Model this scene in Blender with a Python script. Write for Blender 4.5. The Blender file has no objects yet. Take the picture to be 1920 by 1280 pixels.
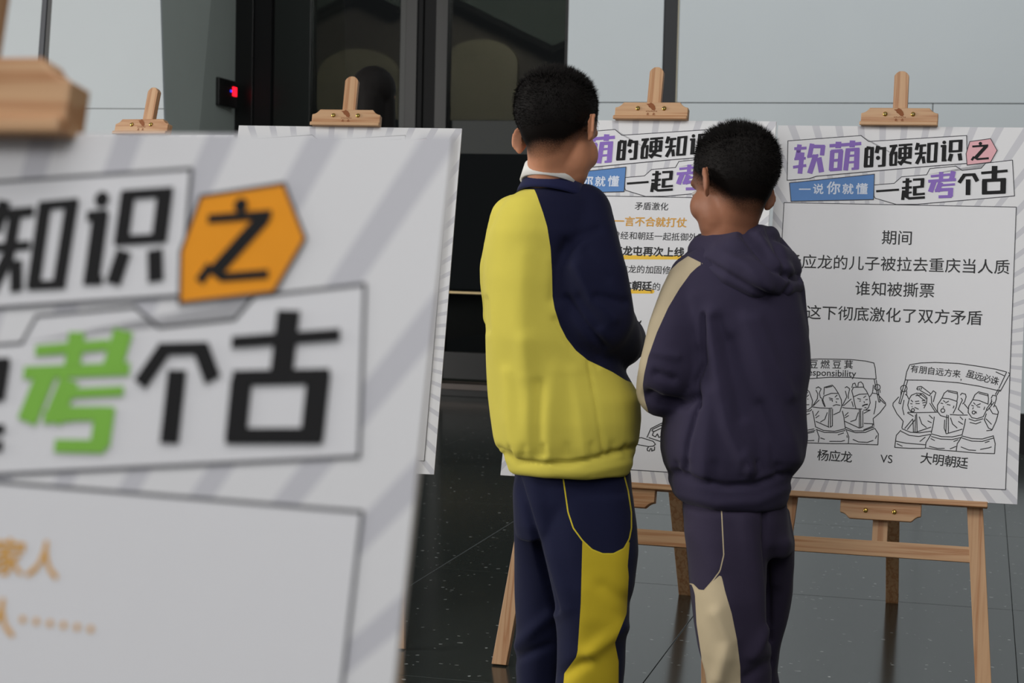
import bpy, bmesh, math, random
import numpy as np
from mathutils import Vector, Matrix, Quaternion
S = bpy.context.scene
COL = S.collection
random.seed(7); rng = np.random.default_rng(7)

# ------------------------------------------------------------------ camera, world, lights, exposure
FPX, PITCH, ROLL, CAMH = 3394.62, 0.067316, 0.022648, 1.05
cp, sp, cr, sr = math.cos(PITCH), math.sin(PITCH), math.cos(ROLL), math.sin(ROLL)
FW = Vector((0, cp, -sp)); _u = Vector((0, sp, cp)); _r = Vector((1, 0, 0))
RT = _r*cr + _u*sr; UP = _u*cr - _r*sr
CAM = Vector((0, 0, CAMH))
cam = bpy.data.cameras.new('camera'); camo = bpy.data.objects.new('camera', cam); COL.objects.link(camo)
camo.matrix_world = Matrix(((RT.x, UP.x, -FW.x, 0), (RT.y, UP.y, -FW.y, 0), (RT.z, UP.z, -FW.z, CAMH), (0, 0, 0, 1)))
cam.lens = FPX/1920*36; cam.sensor_width = 36; cam.clip_start = 0.05; cam.clip_end = 100
cam.dof.use_dof = True; cam.dof.focus_distance = 4.0; cam.dof.aperture_fstop = 9.0
S.camera = camo
w = bpy.data.worlds.new('world'); S.world = w; w.use_nodes = True
bgn = w.node_tree.nodes['Background']; bgn.inputs[0].default_value = (0.90, 0.95, 1.0, 1); bgn.inputs[1].default_value = 0.20
S.view_settings.view_transform = 'Standard'; S.view_settings.look = 'None'
S.view_settings.gamma = 1; S.view_settings.use_curve_mapping = False
S.view_settings.exposure = 0.0
def area(name, loc, target, sx, sy, power, colr):
    l = bpy.data.lights.new(name, 'AREA'); l.shape = 'RECTANGLE'; l.size = sx; l.size_y = sy
    l.energy = power; l.color = colr
    o = bpy.data.objects.new(name, l); COL.objects.link(o); o.location = loc
    o.rotation_euler = (Vector(target)-Vector(loc)).to_track_quat('-Z', 'Y').to_euler(); return o
area('window_daylight', (-9.25, 3.75, 2.3), (0.6, 4.2, 0.9), 3.2, 3.0, 530, (1.0, 0.97, 0.92))
area('hall_daylight', (-1.0, -2.5, 3.6), (0.8, 9.0, 1.6), 4.0, 1.8, 80, (1.0, 0.985, 0.97))
area('poster_fill', (0.0, 0.6, 4.1), (1.0, 4.4, 0.7), 4.0, 1.6, 98, (1.0, 0.985, 0.96))  # added fill that brightens the posters, no fixture there
area('far_wall_fill', (1.0, 6.2, 4.1), (0.9, 9.0, 1.6), 5.0, 0.6, 36, (0.92, 0.97, 1.0))  # added fill aimed at the far wall

def ray(px, py): return FW + RT*((px-960)/FPX) + UP*((640-py)/FPX)
def at(px, py, Y):
    d = ray(px, py); return CAM + d*(Y/d.y)
def pix(P):      # (n,3) array -> pixels
    d = P - np.array(CAM); z = d@np.array(FW)
    return np.stack([960+FPX*(d@np.array(RT))/z, 640-FPX*(d@np.array(UP))/z], 1)

# ------------------------------------------------------------------ materials
def lin(c):
    return tuple(((v/255)/12.92 if v/255 <= 0.04045 else ((v/255+0.055)/1.055)**2.4) for v in c)
class NT:
    def __init__(s, name):
        s.m = bpy.data.materials.new(name); s.m.use_nodes = True; s.t = s.m.node_tree
        s.b = s.t.nodes['Principled BSDF']
    def n(s, typ, **kw):
        x = s.t.nodes.new(typ)
        for k, v in kw.items():
            if k.startswith('i_'):
                key = k[2:]; key = int(key) if key.isdigit() else key.replace('_', ' ')
                x.inputs[key].default_value = v
            else: setattr(x, k, v)
        return x
    def l(s, a, b): s.t.links.new(a, b)
    def coord(s, scale=(1, 1, 1), rot=(0, 0, 0)):
        tc = s.n('ShaderNodeTexCoord'); mp = s.n('ShaderNodeMapping'); mp.inputs['Scale'].default_value = scale
        mp.inputs['Rotation'].default_value = rot
        s.l(tc.outputs['Object'], mp.inputs[0]); return mp.outputs[0]
    def noise(s, vec, scale, detail=3):
        x = s.n('ShaderNodeTexNoise', i_Scale=scale, i_Detail=detail); s.l(vec, x.inputs['Vector']); return x.outputs['Fac']
    def ramp(s, fac, stops):
        r = s.n('ShaderNodeValToRGB'); e = r.color_ramp.elements
        while len(e) < len(stops): e.new(0.5)
        for i, (p, c) in enumerate(stops): e[i].position = p; e[i].color = (*c, 1)
        s.l(fac, r.inputs[0]); return r.outputs[0]
    def mix(s, fac, a, b):
        x = s.n('ShaderNodeMix', data_type='RGBA')
        for v, i in ((fac, 0), (a, 6), (b, 7)):
            if isinstance(v, (int, float)): x.inputs[i].default_value = v
            elif isinstance(v, tuple): x.inputs[i].default_value = (*v, 1)
            else: s.l(v, x.inputs[i])
        return x.outputs[2]
    def math(s, op, a, b=0.0, c=0.0):
        x = s.n('ShaderNodeMath', operation=op)
        for i, v in enumerate((a, b, c)):
            if isinstance(v, (int, float)): x.inputs[i].default_value = v
            else: s.l(v, x.inputs[i])
        return x.outputs[0]
    def bump(s, h, strength, dist=0.001):
        x = s.n('ShaderNodeBump'); x.inputs['Strength'].default_value = strength; x.inputs['Distance'].default_value = dist
        s.l(h, x.inputs['Height']); s.l(x.outputs[0], s.b.inputs['Normal'])
    def base(s, c):
        if isinstance(c, tuple): s.b.inputs['Base Color'].default_value = (*c, 1)
        else: s.l(c, s.b.inputs['Base Color'])
    def set(s, rough=0.6, metal=0.0, spec=0.5):
        s.b.inputs['Roughness'].default_value = rough; s.b.inputs['Metallic'].default_value = metal
        s.b.inputs['Specular IOR Level'].default_value = spec; return s.m
def plain(name, c, rough=0.6, metal=0.0, spec=0.5, vary=0.06, bump=0.0, nscale=40):
    k = NT(name); v = k.coord(); f = k.noise(v, nscale); a = lin(c)
    k.base(k.mix(f, tuple(x*(1-vary) for x in a), tuple(min(1, x*(1+vary)) for x in a)))
    if bump: k.bump(f, bump)
    return k.set(rough, metal, spec)
def pine(name, axis, warm=0):
    k = NT(name); sc = [26, 26, 26]; sc[axis] = 0.9
    v = k.coord(tuple(sc)); f = k.noise(v, 1.6, 4)
    sc2 = [60, 60, 60]; sc2[axis] = 2; f2 = k.noise(k.coord(tuple(sc2)), 3.0, 2)
    w_ = k.n('ShaderNodeMath', operation='PINGPONG'); k.l(k.math('MULTIPLY', f, 5.0), w_.inputs[0]); w_.inputs[1].default_value = 0.5
    g = k.math('MULTIPLY', w_.outputs[0], 2.0)
    a, b, c = lin((206, 166, 126)), lin((176, 124, 82)), lin((150, 98, 56))
    colr = k.mix(k.math('POWER', g, 2.2), a, b)
    colr = k.mix(k.math('MULTIPLY', f2, 0.35), colr, c)
    k.base(colr); k.bump(f2, 0.15); return k.set(0.5)
M = {}
M['pine_x'] = pine('pine_grain_across', 0); M['pine_z'] = pine('pine_grain_up', 2)
M['brass'] = plain('brass', (200, 170, 90), 0.28, 1.0)
M['burn'] = plain('burnt_mark', (140, 82, 46), 0.8)
M['ink'] = plain('black_ink', (15, 15, 18), 0.6, spec=0.25)
M['ink_soft'] = plain('dark_text_ink', (24, 24, 28), 0.6)
M['line'] = plain('line_ink', (44, 44, 52), 0.6)
M['violet'] = plain('violet_ink', (138, 104, 192), 0.6)
M['blue'] = plain('blue_ink', (86, 134, 196), 0.6)
M['pink'] = plain('pink_ink', (232, 176, 184), 0.6)
M['amber'] = plain('amber_ink', (238, 152, 0), 0.75)
M['green'] = plain('green_ink', (124, 184, 62), 0.6)
M['gold_text'] = plain('ochre_ink', (214, 158, 62), 0.6)
M['pale'] = plain('pale_ink', (216, 224, 240), 0.6)
M['marker'] = plain('yellow_marker', (242, 196, 60), 0.6)
M['paper'] = plain('printed_white', (222, 222, 226), 0.42, vary=0.01)
M['edge'] = plain('foam_edge', (222, 214, 206), 0.7)
def board_mat(uc, vc):
    k = NT('sunburst_print'); tc = k.n('ShaderNodeTexCoord'); sx = k.n('ShaderNodeSeparateXYZ'); k.l(tc.outputs['Object'], sx.inputs[0])
    an = k.math('ARCTAN2', k.math('SUBTRACT', sx.outputs['Z'], vc), k.math('SUBTRACT', sx.outputs['X'], uc))
    fr = k.math('FRACT', k.math('ADD', k.math('MULTIPLY', an, 68/(2*math.pi)), 0.14))
    st = k.n('ShaderNodeMapRange', interpolation_type='SMOOTHSTEP'); k.l(k.math('ABSOLUTE', k.math('SUBTRACT', fr, 0.5)), st.inputs[0])
    st.inputs[1].default_value = 0.17; st.inputs[2].default_value = 0.14
    k.base(k.mix(st.outputs[0], lin((222, 222, 225)), lin((196, 196, 203)))); return k.set(0.42)
M['board'] = board_mat(0.272, 0.338)
M['wall'] = plain('wall_panel_paint', (198, 205, 209), 0.5, vary=0.02, nscale=3)
M['side'] = plain('grey_cladding', (188, 196, 192), 0.6, vary=0.04, nscale=5)
M['black'] = plain('black_metal', (16, 16, 17), 0.35)
M['darkgrey'] = plain('dark_grey_metal', (30, 30, 31), 0.7, spec=0.2)
M['bronze'] = plain('dark_bronze_panel', (32, 36, 34), 0.3)
M['groove'] = plain('charcoal_strip', (30, 32, 36), 0.5)
M['groove_lit'] = plain('lit_groove_face', (44, 48, 60), 0.5)  # lighter copy of the groove tone, painted as its lit face
M['threshold'] = plain('threshold_metal', (92, 84, 80), 0.4, 0.4)
M['white_plastic'] = plain('grey_plastic', (150, 148, 146), 0.5)
M['refl_wall'] = plain('dim_reflection_tone', (120, 112, 106), 0.8, vary=0.1, nscale=2)  # this and the next two: tones of the imitated door reflections
M['refl_arch'] = plain('pale_reflection_tone', (190, 182, 158), 0.8, vary=0.12, nscale=2)
M['refl_roof'] = plain('grey_green_reflection', (112, 124, 120), 0.8)
def glass():
    k = NT('tinted_glass'); t = k.t; t.nodes.remove(k.b); out = t.nodes['Material Output']
    tr = k.n('ShaderNodeBsdfTransparent'); tr.inputs[0].default_value = (0.30, 0.31, 0.30, 1)
    gl = k.n('ShaderNodeBsdfGlossy'); gl.inputs['Roughness'].default_value = 0.02; gl.inputs['Color'].default_value = (0.8, 0.85, 0.85, 1)
    fr = k.n('ShaderNodeFresnel'); fr.inputs[0].default_value = 1.45
    mx = k.n('ShaderNodeMixShader'); k.l(fr.outputs[0], mx.inputs[0]); k.l(tr.outputs[0], mx.inputs[1]); k.l(gl.outputs[0], mx.inputs[2])
    k.l(mx.outputs[0], out.inputs[0]); return k.m
M['glass'] = glass()
def emit(name, c, s):
    k = NT(name); k.base(lin(c)); k.b.inputs['Emission Color'].default_value = (*lin(c), 1); k.b.inputs['Emission Strength'].default_value = s; return k.m
M['led_red'] = emit('red_indicator', (255, 20, 40), 2.5); M['led_blue'] = emit('blue_indicator', (40, 60, 255), 1.5)
def terrazzo():
    k = NT('dark_terrazzo'); v = k.coord((1, 1, 1))
    wv = k.n('ShaderNodeTexNoise', i_Scale=30.0); k.l(v, wv.inputs['Vector'])
    vv = k.mix(0.02, v, wv.outputs['Color'])
    vo = k.n('ShaderNodeTexVoronoi', i_Scale=52.0); k.l(vv, vo.inputs['Vector'])
    sep = k.n('ShaderNodeSeparateColor'); k.l(vo.outputs['Color'], sep.inputs[0])
    rad = k.math('MULTIPLY', k.math('MAXIMUM', k.math('SUBTRACT', sep.outputs[0], 0.68), 0.0), 0.95)
    chip = k.math('LESS_THAN', vo.outputs['Distance'], rad)
    vo2 = k.n('ShaderNodeTexVoronoi', i_Scale=120.0); k.l(v, vo2.inputs['Vector'])
    sep2 = k.n('ShaderNodeSeparateColor'); k.l(vo2.outputs['Color'], sep2.inputs[0])
    chip2 = k.math('LESS_THAN', vo2.outputs['Distance'], k.math('MULTIPLY', k.math('MAXIMUM', k.math('SUBTRACT', sep2.outputs[0], 0.8), 0.0), 1.3))
    nz = k.noise(v, 60, 5)
    bc = k.mix(nz, lin((34, 39, 37)), lin((54, 60, 58)))
    bc = k.mix(k.math('MULTIPLY', chip2, 0.5), bc, lin((120, 124, 122)))
    bc = k.mix(k.math('MULTIPLY', chip, sep.outputs[1]), bc, lin((176, 180, 178)))
    k.base(bc); return k.set(0.16, spec=0.6)
M['floor'] = terrazzo(); M['joint'] = plain('tile_joint', (44, 46, 46), 0.8)

# ------------------------------------------------------------------ mesh helpers
def link(name, me, mats, parent=None, **props):
    o = bpy.data.objects.new(name, me); COL.objects.link(o)
    for m in (mats if isinstance(mats, (list, tuple)) else [mats]): me.materials.append(m)
    if parent is not None: o.parent = parent
    for k, v in props.items(): o[k] = v
    return o
def obj(name, bm, mats, parent=None, smooth=False, **props):
    me = bpy.data.meshes.new(name); bm.to_mesh(me); bm.free()
    if smooth: me.polygons.foreach_set('use_smooth', [True]*len(me.polygons))
    return link(name, me, mats, parent, **props)
def empty(name, loc, label, cat, group=None, rot=None):
    o = bpy.data.objects.new(name, None); COL.objects.link(o); o.empty_display_size = 0.1
    o.location = loc
    if rot is not None: o.rotation_euler = rot
    o['label'] = label; o['category'] = cat
    if group: o['group'] = group
    return o
def box(bm, x0, x1, y0, y1, z0, z1, bev=0.0, mat=None):
    vs = [bm.verts.new((x, y, z)) for x in (x0, x1) for y in (y0, y1) for z in (z0, z1)]
    fs = [(0, 1, 3, 2), (4, 6, 7, 5), (0, 4, 5, 1), (2, 3, 7, 6), (0, 2, 6, 4), (1, 5, 7, 3)]
    fc = [bm.faces.new([vs[i] for i in f]) for f in fs]
    if mat is not None: bmesh.ops.transform(bm, matrix=mat, verts=vs)
    if bev:
        ed = {e for f in fc for e in f.edges}
        bmesh.ops.bevel(bm, geom=list(ed), offset=bev, segments=2, affect='EDGES', profile=0.5)
def prism(bm, pts, y0, y1, bev=0.0):       # pts (x,z), extruded y0..y1
    a = [bm.verts.new((x, y0, z)) for x, z in pts]; b = [bm.verts.new((x, y1, z)) for x, z in pts]
    n = len(pts); fc = [bm.faces.new(a), bm.faces.new(list(reversed(b)))]
    for i in range(n): fc.append(bm.faces.new((a[i], b[i], b[(i+1) % n], a[(i+1) % n])))
    bmesh.ops.recalc_face_normals(bm, faces=fc)
    if bev: bmesh.ops.bevel(bm, geom=list({e for f in fc for e in f.edges}), offset=bev, segments=2, affect='EDGES', profile=0.5)
def flat(bm, pts, y):                       # filled polygon in board plane
    vs = [bm.verts.new((x, y, z)) for x, z in pts]; f = bm.faces.new(vs)
    bmesh.ops.triangulate(bm, faces=[f])
_k = [0]
def stroke(bm, pts, w, y, closed=False, caps=False):
    _k[0] = (_k[0]+1) % 9; y -= _k[0]*1.2e-5
    P = [Vector((a, b)) for a, b in pts]
    if closed: P.append(P[0]); 
    h = w/2
    for a, b in zip(P, P[1:]):
        d = b-a
        if d.length < 1e-7: continue
        d.normalize(); n = Vector((-d.y, d.x))*h
        bm.faces.new([bm.verts.new((q.x, y, q.y)) for q in (a-n, b-n, b+n, a+n)])
    js = P if caps else P[1:-1] + ([P[0]] if closed else [])
    for q in js:
        bm.faces.new([bm.verts.new((q.x+h*math.cos(t), y, q.y+h*math.sin(t))) for t in [i*math.pi/4 for i in range(8)]])
def disc(bm, c, r, y, n=20):
    bm.faces.new([bm.verts.new((c[0]+r*math.cos(i*2*math.pi/n), y, c[1]+r*math.sin(i*2*math.pi/n))) for i in range(n)])
_tc = {}
def textmesh(s, bold=0.0):
    if (s, bold) in _tc: return _tc[(s, bold)]
    cu = bpy.data.curves.new('lettering', 'FONT'); cu.body = s; cu.size = 1; cu.offset = bold; cu.resolution_u = 3
    o = bpy.data.objects.new('tmp', cu); COL.objects.link(o)
    dg = bpy.context.evaluated_depsgraph_get(); dg.update()
    me = bpy.data.meshes.new_from_object(o.evaluated_get(dg))
    V = [v.co.copy() for v in me.vertices]; Fc = [list(p.vertices) for p in me.polygons]
    bpy.data.objects.remove(o); bpy.data.curves.remove(cu); bpy.data.meshes.remove(me)
    _tc[(s, bold)] = (V, Fc); return V, Fc
def text(bm, s, c, pitch, y, bold=0.0, rot=0.0, sx=1.0):   # centred on c, pitch = em size
    V, Fc = textmesh(s); e_ = bold
    xs = [v.x for v in V]; mx = (min(xs)+max(xs))/2; my = 0.34 if ord(s[0]) > 500 else 0.3
    ca, sa = math.cos(rot), math.sin(rot); vv = []
    for ci, (ox, oy) in enumerate([(0, 0)] if e_ < 0.003 else [(-e_, 0), (e_, 0), (0, -e_), (0, e_)]):
        vv = []; y -= 1.5e-5
        for v in V:
            a, b = (v.x-mx+ox)*pitch*sx, (v.y-my+oy)*pitch
            vv.append(bm.verts.new((c[0]+a*ca-b*sa, y, c[1]+a*sa+b*ca)))
        for f in Fc:
            try: bm.faces.new([vv[i] for i in f])
            except ValueError: pass

# ------------------------------------------------------------------ hall: floor, walls, doors
HY = 0.297                                  # the hall's axes are turned by this much
E_ = Vector((math.cos(HY), -math.sin(HY), 0)); M_ = Vector((math.sin(HY), math.cos(HY), 0))
HO = Vector((0.2465, 9.17, 0))
HM = Matrix(((E_.x, M_.x, 0, HO.x), (E_.y, M_.y, 0, HO.y), (0, 0, 1, 0), (0, 0, 0, 1)))
def hs(px, py, d):                          # s,z of a pixel on the plane parallel to the wall, d behind it
    r = ray(px, py); o = HO+M_*d; t = (o-CAM).dot(M_)/r.dot(M_); P = CAM+r*t-o; return P.dot(E_), P.z
def hobj(name, bm, mats, parent=None, **props):
    o = obj(name, bm, mats, parent, **props)
    if parent is None: o.matrix_world = HM
    return o
H = 4.4
bm = bmesh.new(); box(bm, -9, 12, -14, 8, -0.06, -0.004)
floor = hobj('floor', bm, M['joint'], kind='structure')
FA = 0.253
fr = bpy.data.meshes.new('tile'); bm = bmesh.new(); box(bm, -0.4153, 0.4153, -0.6242, 0.6242, -0.02, 0, 0.0012); bm.to_mesh(fr); bm.free(); fr.materials.append(M['floor'])
fe = Vector((math.cos(FA), -math.sin(FA), 0)); fm = Vector((math.sin(FA), math.cos(FA), 0))
hinv = HM.inverted()
for i in range(-6, 6):
    for j in range(-1, 10):
        P = fe*(0.118+0.416+0.832*i)+fm*(5.16+0.625+1.25*(j-4))
        o = bpy.data.objects.new('tile', fr); COL.objects.link(o); o.parent = floor
        o.matrix_local = hinv @ Matrix.Translation(P) @ Matrix.Rotation(-FA, 4, 'Z')
# right wall: lower and upper panels with a recessed joint, dark strip, baseboard
JZ = 1.641; g = 0.004
s_st0, s_st1 = hs(1242.5, 100, 0)[0], hs(1271.5, 100, 0)[0]
bm = bmesh.new(); box(bm, 0.012, 5.6, 0.012, 0.2, 0, H)
wr = hobj('wall_right', bm, M['groove'], kind='structure')
def panel(x0, x1, z0, z1, parent, mat='wall', y0=0.0):
    bm = bmesh.new(); box(bm, x0, x1, y0, 0.02, z0, z1, 0.0015); return obj('wall_panel', bm, M[mat], parent)
panel(0, s_st0, JZ+g, H, wr); panel(s_st1, 3.6, JZ+g, H, wr); panel(3.604, 5.6, JZ+g, H, wr)
bm = bmesh.new(); box(bm, s_st0, s_st1, 0.006, 0.02, JZ+g, H); obj('dark_strip', bm, M['groove'], wr)
bm = bmesh.new(); box(bm, s_st1-0.006, s_st1, -0.003, 0.01, JZ+g, H); obj('strip_edge', bm, plain('beige_trim', (170, 164, 144), 0.6), wr)
panel(0, 1.8, 0.19, JZ, wr); panel(1.804, 3.6, 0.19, JZ, wr); panel(3.604, 5.6, 0.19, JZ, wr)
bm = bmesh.new(); box(bm, 0, 5.6, -0.006, 0.02, 0, 0.186, 0.001); hobj('baseboard_right', bm, M['black'], kind='structure')
# left wall, its end leans
JL = 1.60; se = hs(302, 120, 0)[0]
def edge(z): return se-0.045*(z-2.0)
a0, a1 = hs(79, 0, 0), hs(70, 125, 0); b0, b1 = hs(98, 0, 0), hs(90, 125, 0)
def lean(p, q, z): return p[0]+(q[0]-p[0])*(z-p[1])/(q[1]-p[1])
bm = bmesh.new(); prism(bm, [(-7, 0), (edge(0)-.01, 0), (edge(H)-.01, H), (-7, H)], 0.012, 0.2)
wl = hobj('wall_left', bm, M['groove'], kind='structure')
def lpanel(pts, mat='wall', nm='wall_panel', y0=0.0):
    bm = bmesh.new(); prism(bm, pts, y0, 0.02); return obj(nm, bm, M[mat], wl)
z1 = JL+g
lpanel([(lean(b0, b1, z1), z1), (edge(z1), z1), (edge(H), H), (lean(b0, b1, H), H)])
lpanel([(-7, z1), (lean(a0, a1, z1), z1), (lean(a0, a1, H), H), (-7, H)])
mid = lambda z: 0.55*lean(a0, a1, z)+0.45*lean(b0, b1, z)
lpanel([(lean(a0, a1, z1), z1), (mid(z1), z1), (mid(H), H), (lean(a0, a1, H), H)], 'groove_lit', 'strip_lit_face', 0.002)
lpanel([(mid(z1), z1), (lean(b0, b1, z1), z1), (lean(b0, b1, H), H), (mid(H), H)], 'groove', 'dark_strip', 0.008)
lpanel([(-7, 0.19), (edge(0.19), 0.19), (edge(JL), JL), (-7, JL)])
bm = bmesh.new(); box(bm, -7, edge(0), -0.006, 0.02, 0, 0.186, 0.001); hobj('baseboard_left', bm, M['black'], kind='structure')
# grey reveal beside the doors
D = 1.3; sd = hs(445, 100, D)[0]
bm = bmesh.new()
q = [bm.verts.new(p) for p in ((edge(0), 0.02, 0), (edge(H), 0.02, H), (sd, D, H), (sd, D, 0))]
q2 = [bm.verts.new(v.co+Vector((-0.15, 0.0, 0))) for v in q]
bm.faces.new(q); bm.faces.new(q2[::-1])
for i in range(4): bm.faces.new((q[i], q2[i], q2[(i+1) % 4], q[(i+1) % 4]))
bmesh.ops.recalc_face_normals(bm, faces=bm.faces)
reveal = hobj('wall_reveal', bm, M['side'], kind='structure')
bm = bmesh.new(); box(bm, 0.0, 0.2, 0.2, D+0.2, 0, H); hobj('wall_return', bm, M['side'], kind='structure')
bm = bmesh.new(); box(bm, -9, 12, -14, 8, H, H+0.1); hobj('ceiling', bm, plain('ceiling_paint', (196, 198, 198), 0.8), kind='structure')
bm = bmesh.new(); box(bm, 5.6, 5.75, -9, 0.2, 0, H); hobj('shade_wall', bm, plain('shade_wall_paint', (120, 118, 112), 0.7), kind='structure')  # unseen wall added to keep the right of the room dark
# doors
def X(px, py=200): return hs(px, py, D)[0]
door = empty('door_1', HM @ Vector((X(445), D, 0)), 'pair of dark framed glass doors recessed between the pale walls', 'door')
del door['category'], door['label']; door['kind'] = 'structure'; door.matrix_world = HM @ Matrix.Translation((0, D, 0))
ZT = 3.2
def dpart(nm, x0, x1, z0, z1, y0, y1, mat, bev=0.002):
    bm = bmesh.new(); box(bm, x0, x1, y0, y1, z0, z1, bev); return obj(nm, bm, M[mat], door)
dpart('jamb', X(445), X(479), 0, ZT, -0.05, 0.1, 'black'); dpart('frame_post', X(479), X(510.5), 0, ZT, -0.03, 0.1, 'darkgrey')
dpart('frame_seam', X(510.5), X(514.5), 0, ZT, 0.0, 0.1, 'black'); dpart('side_panel', X(514.5), X(582), 0, ZT, -0.015, 0.08, 'bronze')
dpart('door_stile', X(750), X(762), 0.1, ZT, -0.02, 0.05, 'bronze'); dpart('door_stile', X(762), X(783), 0.1, ZT, -0.035, 0.05, 'black')
dpart('meeting_rail', X(783), X(793), 0.1, ZT, -0.025, 0.05, 'darkgrey'); dpart('meeting_rail', X(796), X(818), 0.1, ZT, -0.025, 0.05, 'darkgrey')
dpart('door_stile', X(818), X(840), 0.1, ZT, -0.035, 0.05, 'black'); dpart('frame_post', X(1058), 0.1, 0.1, ZT, -0.02, 0.05, 'black')
dpart('bottom_rail', X(582), X(762), 0.1, 0.26, -0.02, 0.05, 'black'); dpart('bottom_rail', X(818), 0.05, 0.1, 0.26, -0.02, 0.05, 'black')
dpart('threshold', X(445), 0.1, 0.04, 0.075, -0.06, 0.1, 'threshold'); dpart('door_sill', X(445), 0.1, 0.0, 0.04, -0.05, 0.1, 'black')
dpart('head_frame', X(445), 0.1, ZT, H, -0.05, 0.1, 'bronze')
dpart('glass_pane', X(582), X(750), 0.26, ZT, 0.01, 0.02, 'glass', 0); dpart('glass_pane', X(840), 0.05, 0.26, ZT, 0.01, 0.02, 'glass', 0)
k_ = plain('smoked_film', (44, 47, 46), 0.6); bm = bmesh.new(); box(bm, X(848), 0.04, 0.004, 0.009, hs(900, 288, D)[1], hs(900, 226, D)[1]); fb = obj('film_band', bm, k_, door)
bm = bmesh.new(); box(bm, X(846), X(1010), -0.075, -0.055, 0.607, 0.622, 0.003)
box(bm, X(849), X(849)+0.015, -0.06, 0.01, 0.607, 0.622); box(bm, X(1000), X(1000)+0.015, -0.06, 0.01, 0.607, 0.622)
obj('push_bar', bm, plain('satin_brass_bar', (220, 196, 150), 0.3, 0.9), door)
# made-up room behind the doors; its arches and beams imitate reflections in the glass
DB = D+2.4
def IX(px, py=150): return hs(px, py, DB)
bm = bmesh.new(); box(bm, sd-1.2, 1.4, DB, DB+0.15, 0, H); refl = hobj('reflection_wall', bm, M['refl_wall'], kind='structure')
bm = bmesh.new(); box(bm, sd-1.35, sd-1.2, D+0.1, DB, 0, H); obj('reflection_side', bm, M['refl_wall'], refl)  # closes off outside light from the imitated reflections
bm = bmesh.new(); box(bm, 1.4, 1.55, D+0.1, DB, 0, H); obj('reflection_side', bm, M['refl_wall'], refl)
bm = bmesh.new(); box(bm, sd-1.2, X(445), D, D+0.1, 0, H); obj('reflection_front', bm, M['refl_wall'], refl)
bm = bmesh.new(); box(bm, 0.1, 1.4, D, D+0.1, 0, H); obj('reflection_front', bm, M['refl_wall'], refl)
zd = IX(900, 226)[1]; bm = bmesh.new(); box(bm, sd-1.2, 1.4, DB-0.09, DB-0.0, 0, zd, 0.004); obj('reflection_dark', bm, M['black'], refl)  # black band for the dark lower part of the imitated reflection
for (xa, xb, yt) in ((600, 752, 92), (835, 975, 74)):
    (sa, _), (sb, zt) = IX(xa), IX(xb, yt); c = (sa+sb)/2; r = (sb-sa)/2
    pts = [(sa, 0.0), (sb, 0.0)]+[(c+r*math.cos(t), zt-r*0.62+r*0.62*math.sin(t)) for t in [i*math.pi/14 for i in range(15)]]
    bm = bmesh.new(); prism(bm, pts, DB-0.05, DB); obj('reflected_arch', bm, M['refl_arch'], refl)
def reflected_beam(p, q):
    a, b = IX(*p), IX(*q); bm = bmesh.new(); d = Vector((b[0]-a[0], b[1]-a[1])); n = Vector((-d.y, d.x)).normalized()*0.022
    prism(bm, [(a[0]-n.x, a[1]-n.y), (b[0]-n.x, b[1]-n.y), (b[0]+n.x, b[1]+n.y), (a[0]+n.x, a[1]+n.y)], DB-0.16, DB-0.06); obj('reflected_beam', bm, M['black'], refl)
reflected_beam((575, 46), (690, -10)); reflected_beam((690, -10), (760, 24)); reflected_beam((835, -8), (1048, 97)); reflected_beam((1046, 97), (1100, 72))
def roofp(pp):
    bm = bmesh.new(); prism(bm, [IX(*p) for p in pp], DB-0.07, DB-0.03); obj('reflected_soffit', bm, M['refl_roof'], refl)
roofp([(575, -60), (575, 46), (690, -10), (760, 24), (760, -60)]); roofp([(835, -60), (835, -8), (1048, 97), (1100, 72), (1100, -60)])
refl_fill = area('reflection_fill', tuple(HM @ Vector((-1.2, D+0.7, 3.3))), tuple(HM @ Vector((-1.2, DB, 1.2))), 1.6, 0.3, 50, (1.0, 0.95, 0.85))  # added light for the imitated reflections only
# reader on the grey reveal
def on_reveal(px, py):                      # point where the pixel's ray meets the reveal face, hall coordinates
    a = Vector((edge(1.7), 0.02, 0)); b = Vector((sd, D, 0)); A3 = HM @ a; d3 = (HM @ b)-A3; n = Vector((-d3.y, d3.x, 0)).normalized()
    r = ray(px, py); t = (A3-CAM).dot(n)/r.dot(n); return CAM+r*t
P0_, P1_ = on_reveal(394, 170), on_reveal(431, 170); zt, zb = on_reveal(400, 144).z, on_reveal(400, 199).z
dx = (P1_-P0_); dx.z = 0; L = dx.length; dx.normalize(); nn = Vector((dx.y, -dx.x, 0))
if nn.dot(CAM-P0_) < 0: nn = -nn
rd = empty('card_reader', (P0_.x, P0_.y, zb), 'black wall-mounted card reader with a glowing red light on the grey reveal', 'card reader')
rd.matrix_world = Matrix(((dx.x, nn.x, 0, P0_.x), (dx.y, nn.y, 0, P0_.y), (0, 0, 1, zb), (0, 0, 0, 1)))
bm = bmesh.new(); box(bm, 0, L, 0, 0.012, 0, zt-zb, 0.003); obj('back_plate', bm, M['white_plastic'], rd)
bm = bmesh.new(); box(bm, L*0.04, L*0.98, 0.012, 0.05, 0.005, zt-zb-0.004, 0.005); obj('housing', bm, M['black'], rd)
bm = bmesh.new(); box(bm, L*0.72, L*0.93, 0.0495, 0.053, 0.075, 0.13, 0.0015); obj('indicator_light', bm, M['led_red'], rd, label='glowing red indicator')
bm = bmesh.new(); box(bm, L*0.60, L*0.67, 0.0495, 0.052, 0.095, 0.108, 0.001); obj('status_dot', bm, M['led_blue'], rd, label='tiny blue status dot')

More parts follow.
